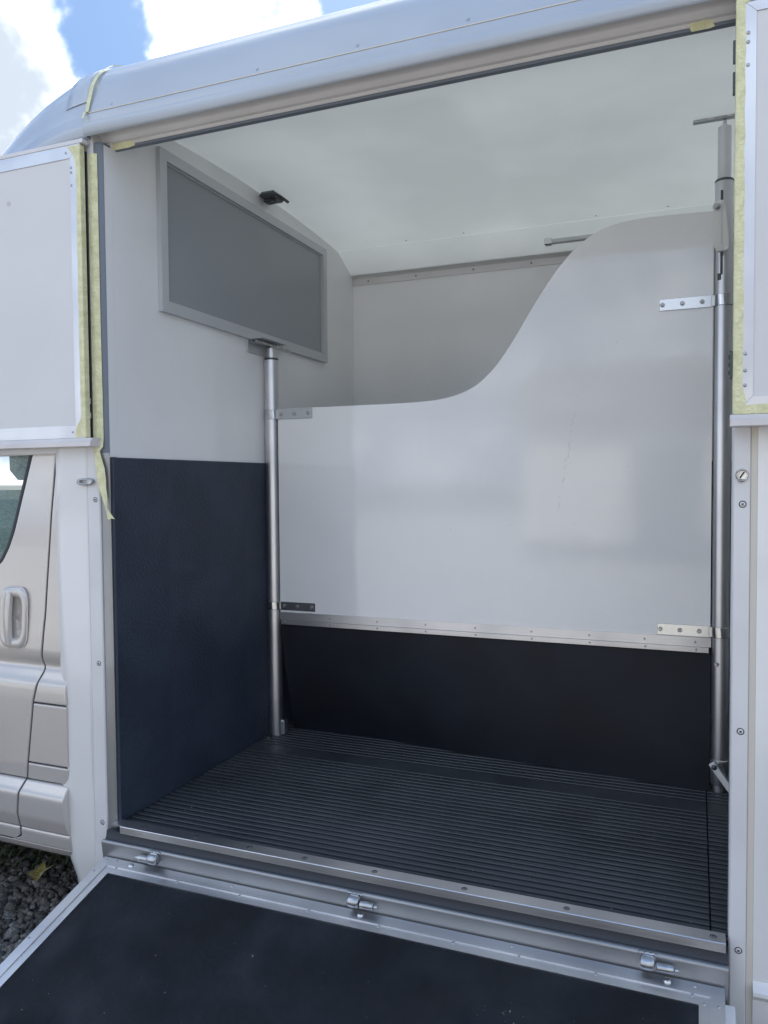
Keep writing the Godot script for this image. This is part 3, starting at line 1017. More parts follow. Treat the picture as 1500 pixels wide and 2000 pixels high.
func build_floor() -> void:
	var b := box_root
	# ribbed rubber: flat-topped ribs 29 mm apart with a smooth band beside the partition line
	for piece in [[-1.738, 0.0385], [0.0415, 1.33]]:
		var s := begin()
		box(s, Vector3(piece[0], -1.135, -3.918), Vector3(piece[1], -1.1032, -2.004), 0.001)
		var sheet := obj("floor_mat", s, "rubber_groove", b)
		s = begin()
		var lines := [[-2.0045, -2.012]]
		var z := -2.027
		while z > -3.90:
			if z < -2.74 and z > -2.77:
				lines.append([z, -2.842])
				z = -2.857
				continue
			lines.append([z, z - 0.0135])
			z -= 0.029
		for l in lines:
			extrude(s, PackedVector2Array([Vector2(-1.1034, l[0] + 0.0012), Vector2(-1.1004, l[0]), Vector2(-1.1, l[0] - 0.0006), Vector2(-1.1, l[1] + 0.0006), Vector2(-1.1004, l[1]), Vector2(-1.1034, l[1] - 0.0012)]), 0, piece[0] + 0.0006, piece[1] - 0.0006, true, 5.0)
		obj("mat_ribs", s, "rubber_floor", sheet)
	# crumbs of dust and chaff on the rubber
	var grit := begin()
	var gr := RandomNumberGenerator.new()
	gr.seed = 61
	for k in 45:
		var e := 0.0006 + 0.0013 * pow(gr.randf(), 3.0)
		var c := Vector3(gr.randf_range(-1.7, 0.05), -1.0995 + e * 0.4, -2.02 - 0.9 * pow(gr.randf(), 1.6))
		box(grit, Vector3(-e * gr.randf_range(0.8, 2.2), -e * 0.5, -e), Vector3(e, e * 0.5, e), 0.0, Transform3D(Basis(Vector3.UP, gr.randf() * 3.0), c))
	obj("floor_grit", grit, "dust", b).set_meta("kind", "stuff")
	# threshold
	var s := begin()
	extrude(s, PackedVector2Array([Vector2(-1.0945, -2.010), Vector2(-1.0905, -2.008), Vector2(-1.0905, -1.964), Vector2(-1.092, -1.9625), Vector2(-1.113, -1.9625), Vector2(-1.113, -1.966), Vector2(-1.0945, -1.9665)]), 0, -1.700, 0.072)
	extrude(s, PackedVector2Array([Vector2(-1.0945, -2.010), Vector2(-1.0905, -2.008), Vector2(-1.0905, -1.968), Vector2(-1.0945, -1.968)]), 0, -1.738, -1.7002)
	var angle := obj("threshold_angle", s, "aluminium", b)
	for x in [-1.62, -1.43, -1.235, -1.05, -0.83, -0.57, -0.30, 0.045]:
		place("screw", "screw_ring", "dark_steel", Vector3(x, -1.0905, -1.985), Vector3(0, 1, 0), angle, rng.randf() * 3.0)
		place("screw_head", "screw_head", "zinc", Vector3(x, -1.0906, -1.985), Vector3(0, 1, 0), angle)
	s = begin()
	extrude(s, PackedVector2Array([Vector2(-1.118, -2.02), Vector2(-1.1135, -1.972), Vector2(-1.116, -1.968), Vector2(-1.128, -1.9665), Vector2(-1.138, -1.962), Vector2(-1.1395, -1.958), Vector2(-1.16, -1.97), Vector2(-1.16, -2.02)]), 0, -1.758, 0.078)
	obj("threshold_ledge", s, "black_seal", b)
	s = begin()
	extrude(s, PackedVector2Array([Vector2(-1.1445, -1.975), Vector2(-1.1385, -1.9585), Vector2(-1.1365, -1.952), Vector2(-1.1375, -1.9465), Vector2(-1.1415, -1.944), Vector2(-1.148, -1.9445), Vector2(-1.20, -1.951), Vector2(-1.255, -1.957), Vector2(-1.30, -1.97), Vector2(-1.30, -2.0)]), 0, -1.7585, 0.0778, true, 50.0)
	obj("chassis_rail", s, "steel_rail", b)

func build_hatch() -> void:
	var b := box_root
	var h := part("bulkhead_hatch", b)
	var z0 := -2.258
	var z1 := -3.565
	var y0 := 0.600
	var y1 := 1.162
	var w := 0.037
	# members mitred at the corners, proud of the wall
	var c := [Vector2(y0, z0), Vector2(y0, z1), Vector2(y1, z1), Vector2(y1, z0)]
	var ci := [Vector2(y0 + w, z0 - w), Vector2(y0 + w, z1 + w), Vector2(y1 - w, z1 + w), Vector2(y1 - w, z0 - w)]
	for k in 4:
		var s := begin()
		var n := (k + 1) % 4
		extrude(s, PackedVector2Array([c[k], c[n], ci[n], ci[k]]), 0, -1.7395, -1.722)
		var lip := 0.007
		var cj := [Vector2(y0 + w + lip, z0 - w - lip), Vector2(y0 + w + lip, z1 + w + lip), Vector2(y1 - w - lip, z1 + w + lip), Vector2(y1 - w - lip, z0 - w - lip)]
		extrude(s, PackedVector2Array([ci[k], ci[n], cj[n], cj[k]]), 0, -1.7395, -1.732)
		obj("frame_member", s, "hatch_frame", h)
	xbox_in("pane", Vector3(-1.7395, y0 + w, z1 + w), Vector3(-1.7355, y1 - w, z0 - w), "hatch_pane", h)

func xbox_in(called: String, lo: Vector3, hi: Vector3, m: String, parent: Node, bev := 0.0) -> MeshInstance3D:
	var s := begin()
	box(s, lo, hi, bev)
	return obj(called, s, m, parent)

func build_poles() -> void:
	var b := box_root
	# front pole against the bulkhead
	var p := part("support_pole", b)
	var x := -1.703
	var z := -2.968
	var s := begin()
	lathe(s, Vector3(x, -1.10, z), Vector3.UP, [Vector2(0.030, 0.0), Vector2(0.030, 1.628), Vector2(0.030, 1.628), Vector2(0.0285, 1.632), Vector2(0.0285, 1.632), Vector2(0.024, 1.632)], 28)
	obj("outer_tube", s, "tube_metal", p)
	s = begin()
	lathe(s, Vector3(x, 0.525, z), Vector3.UP, [Vector2(0.0295, 0.0), Vector2(0.0305, 0.003), Vector2(0.0305, 0.008), Vector2(0.0285, 0.0105), Vector2(0.0215, 0.0105)], 28)
	obj("tube_rim", s, "dark_steel", p)
	s = begin()
	lathe(s, Vector3(x, 0.53, z), Vector3.UP, [Vector2(0.0215, 0.0), Vector2(0.0215, 0.045), Vector2(0.0215, 0.045), Vector2(0.006, 0.047), Vector2(0.006, 0.047), Vector2(0.006, 0.058)], 24)
	obj("inner_tube", s, "tube_metal", p)
	# foot sleeve
	s = begin()
	box(s, Vector3(x + 0.012, -1.098, z - 0.03), Vector3(x + 0.042, -1.035, z + 0.005), 0.004)
	obj("foot_block", s, "tube_metal", p)
	s = begin()
	for k in [[-1.715, -2.905], [-1.70, -2.93]]:
		lathe(s, Vector3(k[0] + 0.01, -1.1, k[1]), Vector3.UP, [Vector2(0.014, 0.0), Vector2(0.014, 0.003), Vector2(0.011, 0.003), Vector2(0.0105, 0.0005)], 16)
	obj("floor_clip", s, "dark_steel", p)
	# bracket below the hatch: angle plate and slotted channel
	s = begin()
	box(s, Vector3(-1.739, 0.545, -3.03), Vector3(-1.733, 0.598, -2.83), 0.001)
	box(s, Vector3(-1.7395, 0.5985, -3.03), Vector3(-1.66, 0.6035, -2.83), 0.001)
	obj("bracket_plate", s, "hatch_frame", p)
	s = begin()
	channel(s, Vector3(-1.70, 0.585, -2.97), Vector3(0, 0, 1), Vector3(1, 0, 0), 0.30)
	obj("mounting_channel", s, "chrome", p)
	# catch on the ceiling above
	var cc := part("ceiling_catch", b)
	s = begin()
	box(s, Vector3(-1.735, 1.208, -3.03), Vector3(-1.655, 1.236, -2.93), 0.012)
	box(s, Vector3(-1.72, 1.19, -2.985), Vector3(-1.675, 1.21, -2.94), 0.009)
	obj("catch_body", s, "dark_steel", cc)
	s = begin()
	box(s, Vector3(-0.006, -0.03, -0.005), Vector3(0.006, 0.03, 0.005), 0.002, Transform3D(Basis(Vector3(0, 0, 1), 0.9), Vector3(-1.645, 1.212, -2.99)))
	obj("catch_lever", s, "dark_steel", cc)
	# rear pole beside the rear jamb, telescopic, up to a slotted channel on the ceiling
	p = part("support_pole", b)
	x = 0.0825
	s = begin()
	lathe(s, Vector3(x, -0.985, z), Vector3.UP, [Vector2(0.030, 0.0), Vector2(0.030, 2.008), Vector2(0.030, 2.008), Vector2(0.0285, 2.012), Vector2(0.0285, 2.012), Vector2(0.024, 2.012)], 28)
	obj("outer_tube", s, "tube_metal", p)
	s = begin()
	lathe(s, Vector3(x, 1.017, z), Vector3.UP, [Vector2(0.0295, 0.0), Vector2(0.0305, 0.003), Vector2(0.0305, 0.008), Vector2(0.0285, 0.0105), Vector2(0.022, 0.0105)], 28)
	obj("tube_rim", s, "dark_steel", p)
	s = begin()
	lathe(s, Vector3(x, 1.02, z), Vector3.UP, [Vector2(0.022, 0.0), Vector2(0.022, 0.185), Vector2(0.022, 0.185), Vector2(0.006, 0.188), Vector2(0.006, 0.188), Vector2(0.006, 0.206)], 24)
	obj("inner_tube", s, "tube_metal", p)
	s = begin()
	box(s, Vector3(x - 0.012, 0.70, z + 0.0255), Vector3(x - 0.0035, 0.985, z + 0.0305), 0.001)
	box(s, Vector3(x - 0.020, 0.683, z + 0.021), Vector3(x - 0.008, 0.705, z + 0.0295), 0.001)
	obj("height_slot", s, "dark_steel", p)
	s = begin()
	lathe(s, Vector3(x, -1.072, z), Vector3.UP, [Vector2(0.024, 0.0), Vector2(0.033, 0.0), Vector2(0.033, 0.0), Vector2(0.034, 0.003), Vector2(0.034, 0.086), Vector2(0.034, 0.086), Vector2(0.030, 0.089)], 28)
	obj("foot_sleeve", s, "tube_metal", p)
	s = begin()
	cyl(s, Vector3(x, -1.1, z), Vector3(x, -1.07, z), 0.026, 24)
	obj("foot_spigot", s, "tube_metal", p)
	s = begin()
	channel(s, Vector3(x + 0.068, 1.234, z + 0.008), Vector3(1, 0, 0), Vector3(0, 0, 1), 0.34)
	obj("mounting_channel", s, "chrome", p)
	place("set_screw", "hex_bolt", "zinc", Vector3(x - 0.012, -0.645, z + 0.0275), Vector3(-0.35, 0, 0.93), p)
	# locking lever at the foot
	var lever := part("locking_lever", b)
	s = begin()
	var xf := Transform3D(Basis(Vector3(0, 0, 1), -0.95), Vector3(0.062, -1.0, z + 0.042))
	box(s, Vector3(-0.012, -0.011, -0.003), Vector3(0.16, 0.011, 0.003), 0.0025, xf)
	obj("lever_bar", s, "strap_white", lever)
	s = begin()
	box(s, Vector3(0.0, 0.013, -0.022), Vector3(0.16, 0.017, 0.004), 0.001, xf)
	obj("lever_fork", s, "zinc", lever)
	place("lever_bolt", "carriage_bolt", "dark_steel", Vector3(0.0645, -1.004, z + 0.045), Vector3(0, 0, 1), lever)

# slotted strut: a channel seen from below; runs along d, open side towards f
func channel(s: SurfaceTool, c: Vector3, d: Vector3, f: Vector3, l: float) -> void:
	var bs := Basis(d, Vector3.UP, f)
	var xf := Transform3D(bs, c)
	box(s, Vector3(-l / 2, -0.004, -0.011), Vector3(l / 2, -0.002, 0.011), 0.0006, xf)
	box(s, Vector3(-l / 2, -0.0018, 0.009), Vector3(l / 2, 0.010, 0.011), 0.0006, xf)
	box(s, Vector3(-l / 2, -0.0018, -0.011), Vector3(l / 2, 0.010, -0.009), 0.0006, xf)
	var n := int(l / 0.06)
	for k in n:
		var x := -l / 2 + 0.004 + k * 0.06
		box(s, Vector3(x, 0.0005, 0.0112), Vector3(x + 0.045, 0.0025, 0.0128), 0.0006, xf)
		box(s, Vector3(x, 0.006, 0.0112), Vector3(x + 0.045, 0.0075, 0.0128), 0.0006, xf)

func spline(pts: Array, n := 5) -> PackedVector2Array:
	var r := PackedVector2Array()
	for i in pts.size() - 1:
		var p0: Vector2 = pts[maxi(i - 1, 0)]
		var p1: Vector2 = pts[i]
		var p2: Vector2 = pts[i + 1]
		var p3: Vector2 = pts[mini(i + 2, pts.size() - 1)]
		for k in n:
			r.append(p1.cubic_interpolate(p2, p0, p3, float(k) / n))
	r.append(pts[-1])
	return r

func build_partition() -> void:
	var b := box_root
	var p := part("partition", b)
	var zf := -2.958
	var top := spline([Vector2(-1.664, 0.316), Vector2(-1.509, 0.316), Vector2(-1.228, 0.316), Vector2(-1.072, 0.317), Vector2(-0.964, 0.322), Vector2(-0.88, 0.336), Vector2(-0.797, 0.370), Vector2(-0.726, 0.430), Vector2(-0.656, 0.522), Vector2(-0.578, 0.646), Vector2(-0.501, 0.758), Vector2(-0.427, 0.843), Vector2(-0.353, 0.895), Vector2(-0.281, 0.920), Vector2(-0.193, 0.929), Vector2(-0.107, 0.929), Vector2(0.043, 0.924), Vector2(0.049, 0.918)], 4)
	var poly := top.duplicate()
	poly.append(Vector2(0.049, -0.565))
	poly.append(Vector2(-1.668, -0.565))
	poly.append(Vector2(-1.668, 0.312))
	var s := begin()
	# board with a rounded rim
	var zz := [[0.0, zf - 0.020], [0.0, zf - 0.003], [0.001, zf - 0.001], [0.003, zf]]
	var last := poly
	extrude(s, poly, 2, zf - 0.020, zf - 0.003, false, 35.0)
	for k in range(2, 4):
		var off := Geometry2D.offset_polygon(poly, -zz[k][0], Geometry2D.JOIN_MITER)
		if off.size() == 1 and off[0].size() == poly.size():
			var o := off[0]
			var best := 0
			for i in o.size():
				if o[i].distance_to(last[0]) < o[best].distance_to(last[0]):
					best = i
			var dirn := 1 if Geometry2D.is_polygon_clockwise(o) == Geometry2D.is_polygon_clockwise(last) else -1
			var re := PackedVector2Array()
			for i in o.size():
				re.append(o[posmod(best + dirn * i, o.size())])
			for i in o.size():
				var j := (i + 1) % o.size()
				quad(s, Vector3(last[i].x, last[i].y, zz[k - 1][1]), Vector3(last[j].x, last[j].y, zz[k - 1][1]), Vector3(re[j].x, re[j].y, zz[k][1]), Vector3(re[i].x, re[i].y, zz[k][1]), Vector3(0, 0, 1))
			last = re
	var idx := Geometry2D.triangulate_polygon(last)
	for k in range(0, idx.size(), 3):
		var t: Array[Vector2] = [last[idx[k]], last[idx[k + 1]], last[idx[k + 2]]]
		tri(s, Vector3(t[0].x, t[0].y, zf), Vector3(t[1].x, t[1].y, zf), Vector3(t[2].x, t[2].y, zf), Vector3(0, 0, 1))
		tri(s, Vector3(t[0].x, t[0].y, zf - 0.020), Vector3(t[1].x, t[1].y, zf - 0.020), Vector3(t[2].x, t[2].y, zf - 0.020), Vector3(0, 0, -1))
	obj("partition_board", s, "partition_white", p)
	# scuffs on the board
	s = begin()
	var r := RandomNumberGenerator.new()
	r.seed = 5
	for k in 46:
		var t := k / 45.0
		var x := -0.42 - 0.06 * t + r.randf_range(-0.004, 0.004)
		var y := 0.25 - 0.36 * t + r.randf_range(-0.004, 0.004)
		if r.randf() < 0.45:
			continue
		var l := r.randf_range(0.002, 0.010)
		box(s, Vector3(x - 0.0004, y - l, zf + 0.0001), Vector3(x + r.randf_range(0.0003, 0.0011), y + l, zf + 0.0003))
	for q in [[-0.23, 0.05], [-0.66, -0.17], [-0.90, -0.19], [-0.42, -0.16], [-0.27, 0.5]]:
		box(s, Vector3(q[0], q[1] - 0.004, zf + 0.0001), Vector3(q[0] + 0.0014, q[1] + 0.004, zf + 0.0003))
	obj("scuff_mark", s, "cab_trim", p).set_meta("kind", "stuff")
	# two-step rail along the bottom clamping the rubber skirt
	s = begin()
	extrude(s, PackedVector2Array([Vector2(-0.5560, zf + 0.0005), Vector2(-0.5565, zf + 0.0035), Vector2(-0.5890, zf + 0.0040), Vector2(-0.5900, zf + 0.0005)]), 0, -1.670, 0.052)
	obj("upper_rail", s, "aluminium", p)
	s = begin()
	extrude(s, PackedVector2Array([Vector2(-0.5895, zf - 0.01), Vector2(-0.5895, zf + 0.0085), Vector2(-0.5905, zf + 0.0095), Vector2(-0.6085, zf + 0.0095), Vector2(-0.6095, zf + 0.0085), Vector2(-0.6095, zf - 0.01)]), 0, -1.662, 0.044)
	obj("lower_rail", s, "aluminium", p)
	for x in [-1.645, -1.43, -1.215, -1.005, -0.80, -0.58, -0.365, -0.17, -0.0]:
		place("rivet", "small_rivet", "zinc", Vector3(x, -0.573, zf + 0.0038), Vector3(0, 0, 1), p)
		place("rivet", "small_rivet", "zinc", Vector3(x + 0.003, -0.599, zf + 0.0095), Vector3(0, 0, 1), p)
	# rubber skirt, bowing backwards towards the bulkhead end
	s = begin()
	var rows := []
	for j in 13:
		var t := j / 12.0
		var row := []
		for i in 25:
			var u := i / 24.0
			var x := lerpf(-1.668, 0.05, u)
			var bow := lerpf(0.115, -0.004, smoothstep(0.0, 1.0, u))
			row.append(Vector3(x, lerpf(-0.60, -1.099, t), -2.962 - bow * pow(t, 1.3) + 0.006 * sin(x * 7.0 + 1.0) * t))
		rows.append(row)
	grid(s, rows, Vector3(0, 0, 1))
	var back := []
	for row in rows:
		var br := []
		for v in row:
			br.append(v + Vector3(0, 0, -0.006))
		back.append(br)
	grid(s, back, Vector3(0, 0, -1))
	grid(s, [rows[12], back[12]], Vector3(0, -1, 0), -1)
	obj("rubber_skirt", s, "skirt_rubber", p)
	# hinge straps clamped round the poles
	for k in [[-1.68, -1.503, 0.314, 0.272, -1.703, true], [-1.68, -1.498, -0.512, -0.548, -1.703, true], [-0.126, 0.052, 0.637, 0.596, 0.0825, false], [-0.127, 0.05, -0.514, -0.554, 0.0825, false]]:
		s = begin()
		plate(s, PackedVector2Array([Vector2(k[0], k[3]), Vector2(k[1], k[3]), Vector2(k[1], k[2]), Vector2(k[0], k[2])]), zf + 0.0006, zf + 0.0045, 0.001)
		var stop: float = -1.672 if k[5] else 0.05
		box(s, Vector3(stop - 0.006, k[3] + 0.002, zf - 0.012), Vector3(stop + 0.006, k[2] - 0.002, zf + 0.008), 0.001)
		obj("hinge_strap", s, "chrome", p)
		s = begin()
		lathe(s, Vector3(k[4], k[3] + 0.001, -2.968), Vector3.UP, [Vector2(0.0305, 0), Vector2(0.0325, 0.0015), Vector2(0.0325, 0.0015), Vector2(0.0325, k[2] - k[3] - 0.0035), Vector2(0.0325, k[2] - k[3] - 0.0035), Vector2(0.0305, k[2] - k[3] - 0.002)], 28)
		obj("clamp_ring", s, "chrome", p)
		for i in 3:
			var t := [0.17, 0.53, 0.9][i] as float
			if not k[5]:
				t = 1.0 - t - 0.04
			place("strap_bolt", "hex_bolt", "zinc", Vector3(lerpf(k[0], k[1], t), (k[2] + k[3]) * 0.5, zf + 0.0045), Vector3(0, 0, 1), p, rng.randf())
	# loop of white webbing at the top corner
	s = begin()
	rows = []
	var loop := [Vector3(0.0600, 0.943, 0.040), Vector3(0.0565, 0.935, 0.044), Vector3(0.0560, 0.90, 0.046), Vector3(0.0560, 0.86, 0.048), Vector3(0.0555, 0.82, 0.052), Vector3(0.0575, 0.792, 0.054), Vector3(0.0640, 0.774, 0.052), Vector3(0.0740, 0.770, 0.046), Vector3(0.0800, 0.786, 0.041), Vector3(0.0790, 0.83, 0.0385), Vector3(0.0740, 0.88, 0.038), Vector3(0.0680, 0.925, 0.038), Vector3(0.0620, 0.943, 0.0385)]
	for k in loop.size():
		var v: Vector3 = loop[k]
		var f := sin(PI * k / (loop.size() - 1.0))
		var side := Vector3(0.0125, 0.003, -0.001 - 0.004 * f)
		var c := Vector3(v.x + 0.004, v.y, zf + v.z)
		rows.append([c - side, c - side * 0.4 + Vector3(0, 0, 0.0006), c + side * 0.4 + Vector3(0, 0, 0.0006), c + side])
	ribbon(s, rows)
	obj("webbing_loop", s, "strap_white", p)
	s = begin()
	lathe(s, Vector3(0.0575, 0.921, zf + 0.048), Vector3(0, 0, 1), [Vector2(0.0125, 0), Vector2(0.0125, 0.002), Vector2(0.0125, 0.002), Vector2(0.0075, 0.0025), Vector2(0.0065, 0.0055), Vector2(0.0, 0.007)], 20)
	obj("loop_washer", s, "zinc", p)

func build_upper_door(front: bool) -> void:
	var b := box_root
	var d := part("upper_door", b)
	d.set_meta("label", "upper side door folded back flat towards the cab" if front else "upper side door folded back flat towards the rear")
	var zf := -1.950
	var x_hinge := -1.790 if front else 0.0765
	var x_far := -2.75 if front else 1.05
	var y0 := 0.147
	var y1 := 1.062 if front else 1.075
	var w := 0.041
	var sg := -1.0 if front else 1.0
	var c := [Vector2(x_hinge, y0), Vector2(x_far, y0), Vector2(x_far, y1), Vector2(x_hinge, y1)]
	var ci := [Vector2(x_hinge + sg * w, y0 + w), Vector2(x_far - sg * w, y0 + w), Vector2(x_far - sg * w, y1 - w), Vector2(x_hinge + sg * w, y1 - w)]
	for k in 4:
		var s := begin()
		var n := (k + 1) % 4
		plate(s, PackedVector2Array([c[k], c[n], ci[n], ci[k]]), zf - 0.020, zf, 0.0008)
		obj("frame_member", s, "aluminium" if k % 2 == 0 else "aluminium_upright", d)
	var lo := Vector3(minf(ci[0].x, ci[1].x), ci[0].y, zf - 0.018)
	var hi := Vector3(maxf(ci[0].x, ci[1].x), ci[2].y, zf - 0.0025)
	xbox_in("door_panel", lo, hi, "door_panel", d)
	# drip rail along the bottom, a little longer than the door
	var s := begin()
	extrude(s, PackedVector2Array([Vector2(0.1465, zf - 0.032), Vector2(0.1465, zf + 0.002), Vector2(0.136, zf + 0.009), Vector2(0.134, zf + 0.0125), Vector2(0.121, zf + 0.0135), Vector2(0.1195, zf + 0.012), Vector2(0.1195, zf - 0.032)]), 0, x_hinge + (0.028 if front else -0.006) , x_far)
	obj("drip_rail", s, "drip_white", d)
	if front:
		s = begin()
		box(s, Vector3(x_far, y1 + 0.0005, zf - 0.03), Vector3(x_hinge + 0.012, y1 + 0.013, zf + 0.001), 0.001)
		obj("top_lip", s, "trim_white", d)
	var spots := [[0.055, y1 - 0.022], [0.036, y1 - 0.07], [0.036, y1 - 0.085], [0.036, y1 - 0.125], [0.052, y0 + 0.02]]
	if not front:
		spots = [[0.024, y1 - 0.085], [0.024, y1 - 0.105], [0.024, y1 - 0.155], [0.024, 0.283], [0.024, 0.245], [0.024, 0.212]]
	for p in spots:
		place("rivet", "rivet", "zinc", Vector3(x_hinge + sg * p[0], p[1], zf), Vector3(0, 0, 1), d)
	if front:
		place("panel_screw", "screw_ring", "cab_trim", Vector3(-2.09, 0.917, zf - 0.0025), Vector3(0, 0, 1), d)
	else:
		for y in [0.97, 0.9]:
			s = begin()
			box(s, Vector3(x_hinge - 0.006, y - 0.03, zf - 0.03), Vector3(x_hinge - 0.0005, y + 0.02, zf - 0.02), 0.001)
			obj("door_hinge", s, "dark_steel", d)
		s = begin()
		box(s, Vector3(x_hinge - 0.0075, 0.232, zf - 0.04), Vector3(x_hinge - 0.001, 0.294, zf - 0.02), 0.001)
		for k in 3:
			box(s, Vector3(x_hinge - 0.010, 0.24 + k * 0.018, zf - 0.034), Vector3(x_hinge - 0.0076, 0.25 + k * 0.018, zf - 0.024), 0.001)
		obj("door_hinge", s, "dark_steel", d)

func build_ramp() -> void:
	var b := box_root
	var r := part("ramp", b)
	# built flat (u along the lorry, s down the ramp, h up) and laid at its slope
	var an := asin(0.345 / 1.3)
	var xf := Transform3D(Basis(Vector3(1, 0, 0), Vector3(0, cos(an), sin(an)), Vector3(0, -sin(an), cos(an))), Vector3(0, -1.187, -1.9445))
	var x0 := -1.745
	var x1 := 0.0695
	var l := 1.30
	var w := 0.056
	var c := [Vector2(x0, 0), Vector2(x1, 0), Vector2(x1, l), Vector2(x0, l)]
	for pass_n in 2:
		var o := 0.0 if pass_n == 0 else 0.031
		var wi := 0.031 if pass_n == 0 else w
		for k in 4:
			var n := (k + 1) % 4
			var cen := Vector2((x0 + x1) / 2, l / 2)
			var mk := func(v: Vector2, off: float) -> Vector2: return v + Vector2(signf(cen.x - v.x) * off, signf(cen.y - v.y) * off)
			var poly := PackedVector2Array([mk.call(c[k], o), mk.call(c[n], o), mk.call(c[n], wi), mk.call(c[k], wi)])
			var s := begin()
			var top := 0.0 if pass_n == 0 else -0.0035
			var flat := begin()
			# extrude gives (x, depth, y): use axis 1
			extrude(flat, poly, 1, -0.032, top)
			flat.generate_normals()
			var arr := flat.commit()
			s.append_from(arr, 0, xf)
			var o3 := obj("frame_member" if pass_n == 0 else "mat_retainer", s, "aluminium" if k % 2 == 0 else "aluminium_upright", r, false)
			o3.name = o3.name
	var s := begin()
	box(s, Vector3(x0 + w - 0.002, -0.028, w - 0.002), Vector3(x1 - w + 0.002, -0.0075, l - w + 0.002), 0.001, xf)
	obj("ramp_mat", s, "rubber_ramp", r)
	s = begin()
	var gr := RandomNumberGenerator.new()
	gr.seed = 62
	for k in 90:
		var e := 0.0005 + 0.0012 * pow(gr.randf(), 3.0)
		var q := Vector3(gr.randf_range(x0 + 0.08, x1 - 0.08), -0.0075 + e * 0.4, gr.randf_range(0.08, 0.9))
		if k > 70:
			q = Vector3(-0.36 + 0.05 * gr.randfn(), -0.0075 + e * 0.4, 0.20 + 0.02 * gr.randfn())
		box(s, Vector3(-e * gr.randf_range(0.8, 2.5), -e * 0.5, -e), Vector3(e, e * 0.5, e), 0.0, xf * Transform3D(Basis(Vector3.UP, gr.randf() * 3.0), q))
	obj("ramp_grit", s, "dust", r).set_meta("kind", "stuff")
	# outer skin, wider than the frame at the rear end
	s = begin()
	box(s, Vector3(x0 + 0.002, -0.05, 0.012), Vector3(x1 + 0.0225, -0.0325, l), 0.002, xf)
	obj("outer_skin", s, "trim_white", r)
	var up := xf.basis.y
	for p in [-1.632, -0.851, -0.056]:
		place("carriage_bolt", "carriage_bolt", "chrome", xf * Vector3(p, 0, 0.014), up, r)
	for p in [[-1.691, 0.010], [-1.676, 0.034], [-1.445, 0.036], [-1.266, 0.010], [-1.227, 0.036], [-1.002, 0.036], [-0.789, 0.036], [-0.58, 0.036], [-0.43, 0.010], [-0.408, 0.036], [-0.219, 0.036], [0.005, 0.012], [0.0, 0.036], [-1.60, 0.90], [-0.9, 1.262], [-0.2, 1.262]]:
		place("rivet", "rivet", "zinc", xf * Vector3(p[0], 0.0 if p[1] < 0.031 else -0.0035, p[1]), up, r)
	for p in [[-1.737, 0.062], [-1.716, 0.068], [-1.737, 0.33], [-1.714, 0.385], [-1.737, 0.62], [-1.714, 0.67], [0.056, 0.055], [0.026, 0.052], [0.056, 0.33], [0.026, 0.36]]:
		place("rivet", "rivet", "zinc", xf * Vector3(p[0], 0.0 if absf(p[0] + 0.84) > 0.884 else -0.0035, p[1]), up, r)
	# hinges along the top edge: welded lug, barrel and pin
	for h in [[-1.546, -1.0], [-0.868, 1.0], [-0.097, 1.0]]:
		var x: float = h[0]
		var sg: float = h[1]
		var y := -1.158
		var z := -1.934
		var k := part("ramp_hinge", b)
		s = begin()
		lathe(s, Vector3(x - 0.004, y, z), Vector3(1, 0, 0), [Vector2(0.0, -0.016), Vector2(0.0145, -0.016), Vector2(0.016, -0.012), Vector2(0.0165, 0.0), Vector2(0.016, 0.012), Vector2(0.0145, 0.016), Vector2(0.0, 0.016)], 18)
		box(s, Vector3(x - 0.020, y - 0.008, z - 0.016), Vector3(x + 0.014, y + 0.018, z + 0.004), 0.006)
		obj("weld_lug", s, "zinc", k)
		s = begin()
		for q in 9:
			dome(s, Vector3(x - 0.022 + q * 0.0045, y + 0.0185 + 0.001 * sin(q * 2.1), z - 0.010), Vector3(0, 1, 0.3), 0.0045, 0.003, 8)
		obj("weld_bead", s, "zinc", k)
		s = begin()
		var bx := x + sg * 0.016
		cyl(s, Vector3(bx, y - 0.003, z + 0.002), Vector3(bx + sg * 0.040, y - 0.003, z + 0.002), 0.0105, 20, 0.002)
		obj("barrel", s, "zinc", k)
		s = begin()
		cyl(s, Vector3(bx + sg * 0.040, y - 0.003, z + 0.002), Vector3(bx + sg * 0.052, y - 0.003, z + 0.002), 0.0055, 14, 0.002)
		obj("hinge_pin", s, "zinc", k)

# strip that may turn over: the winding runs on steadily instead of facing one way
func ribbon(s: SurfaceTool, rows: Array, g := 1) -> void:
	for j in rows.size() - 1:
		for i in rows[j].size() - 1:
			var n: Vector3 = (rows[j][i + 1] - rows[j][i]).cross(rows[j + 1][i] - rows[j][i])
			quad(s, rows[j][i], rows[j][i + 1], rows[j + 1][i + 1], rows[j + 1][i], -n, g)

# a thin strip of tape: rows of [left, right] points
func strip(called: String, rows: Array, label: String, out := Vector3(0, 0, 1)) -> void:
	var s := begin()
	var g := []
	for row in rows:
		var a: Vector3 = row[0]
		var c: Vector3 = row[-1]
		if row.size() == 2:
			g.append([a, a.lerp(c, 0.33) + out * 0.0002, a.lerp(c, 0.67) + out * 0.0002, c])
		else:
			g.append(row)
	ribbon(s, g, -1 if g[0].size() > 5 else 1)
	var o := obj(called, s, "tape", self)
	tag(o, label, "tape", "masking tape strips on the lorry")

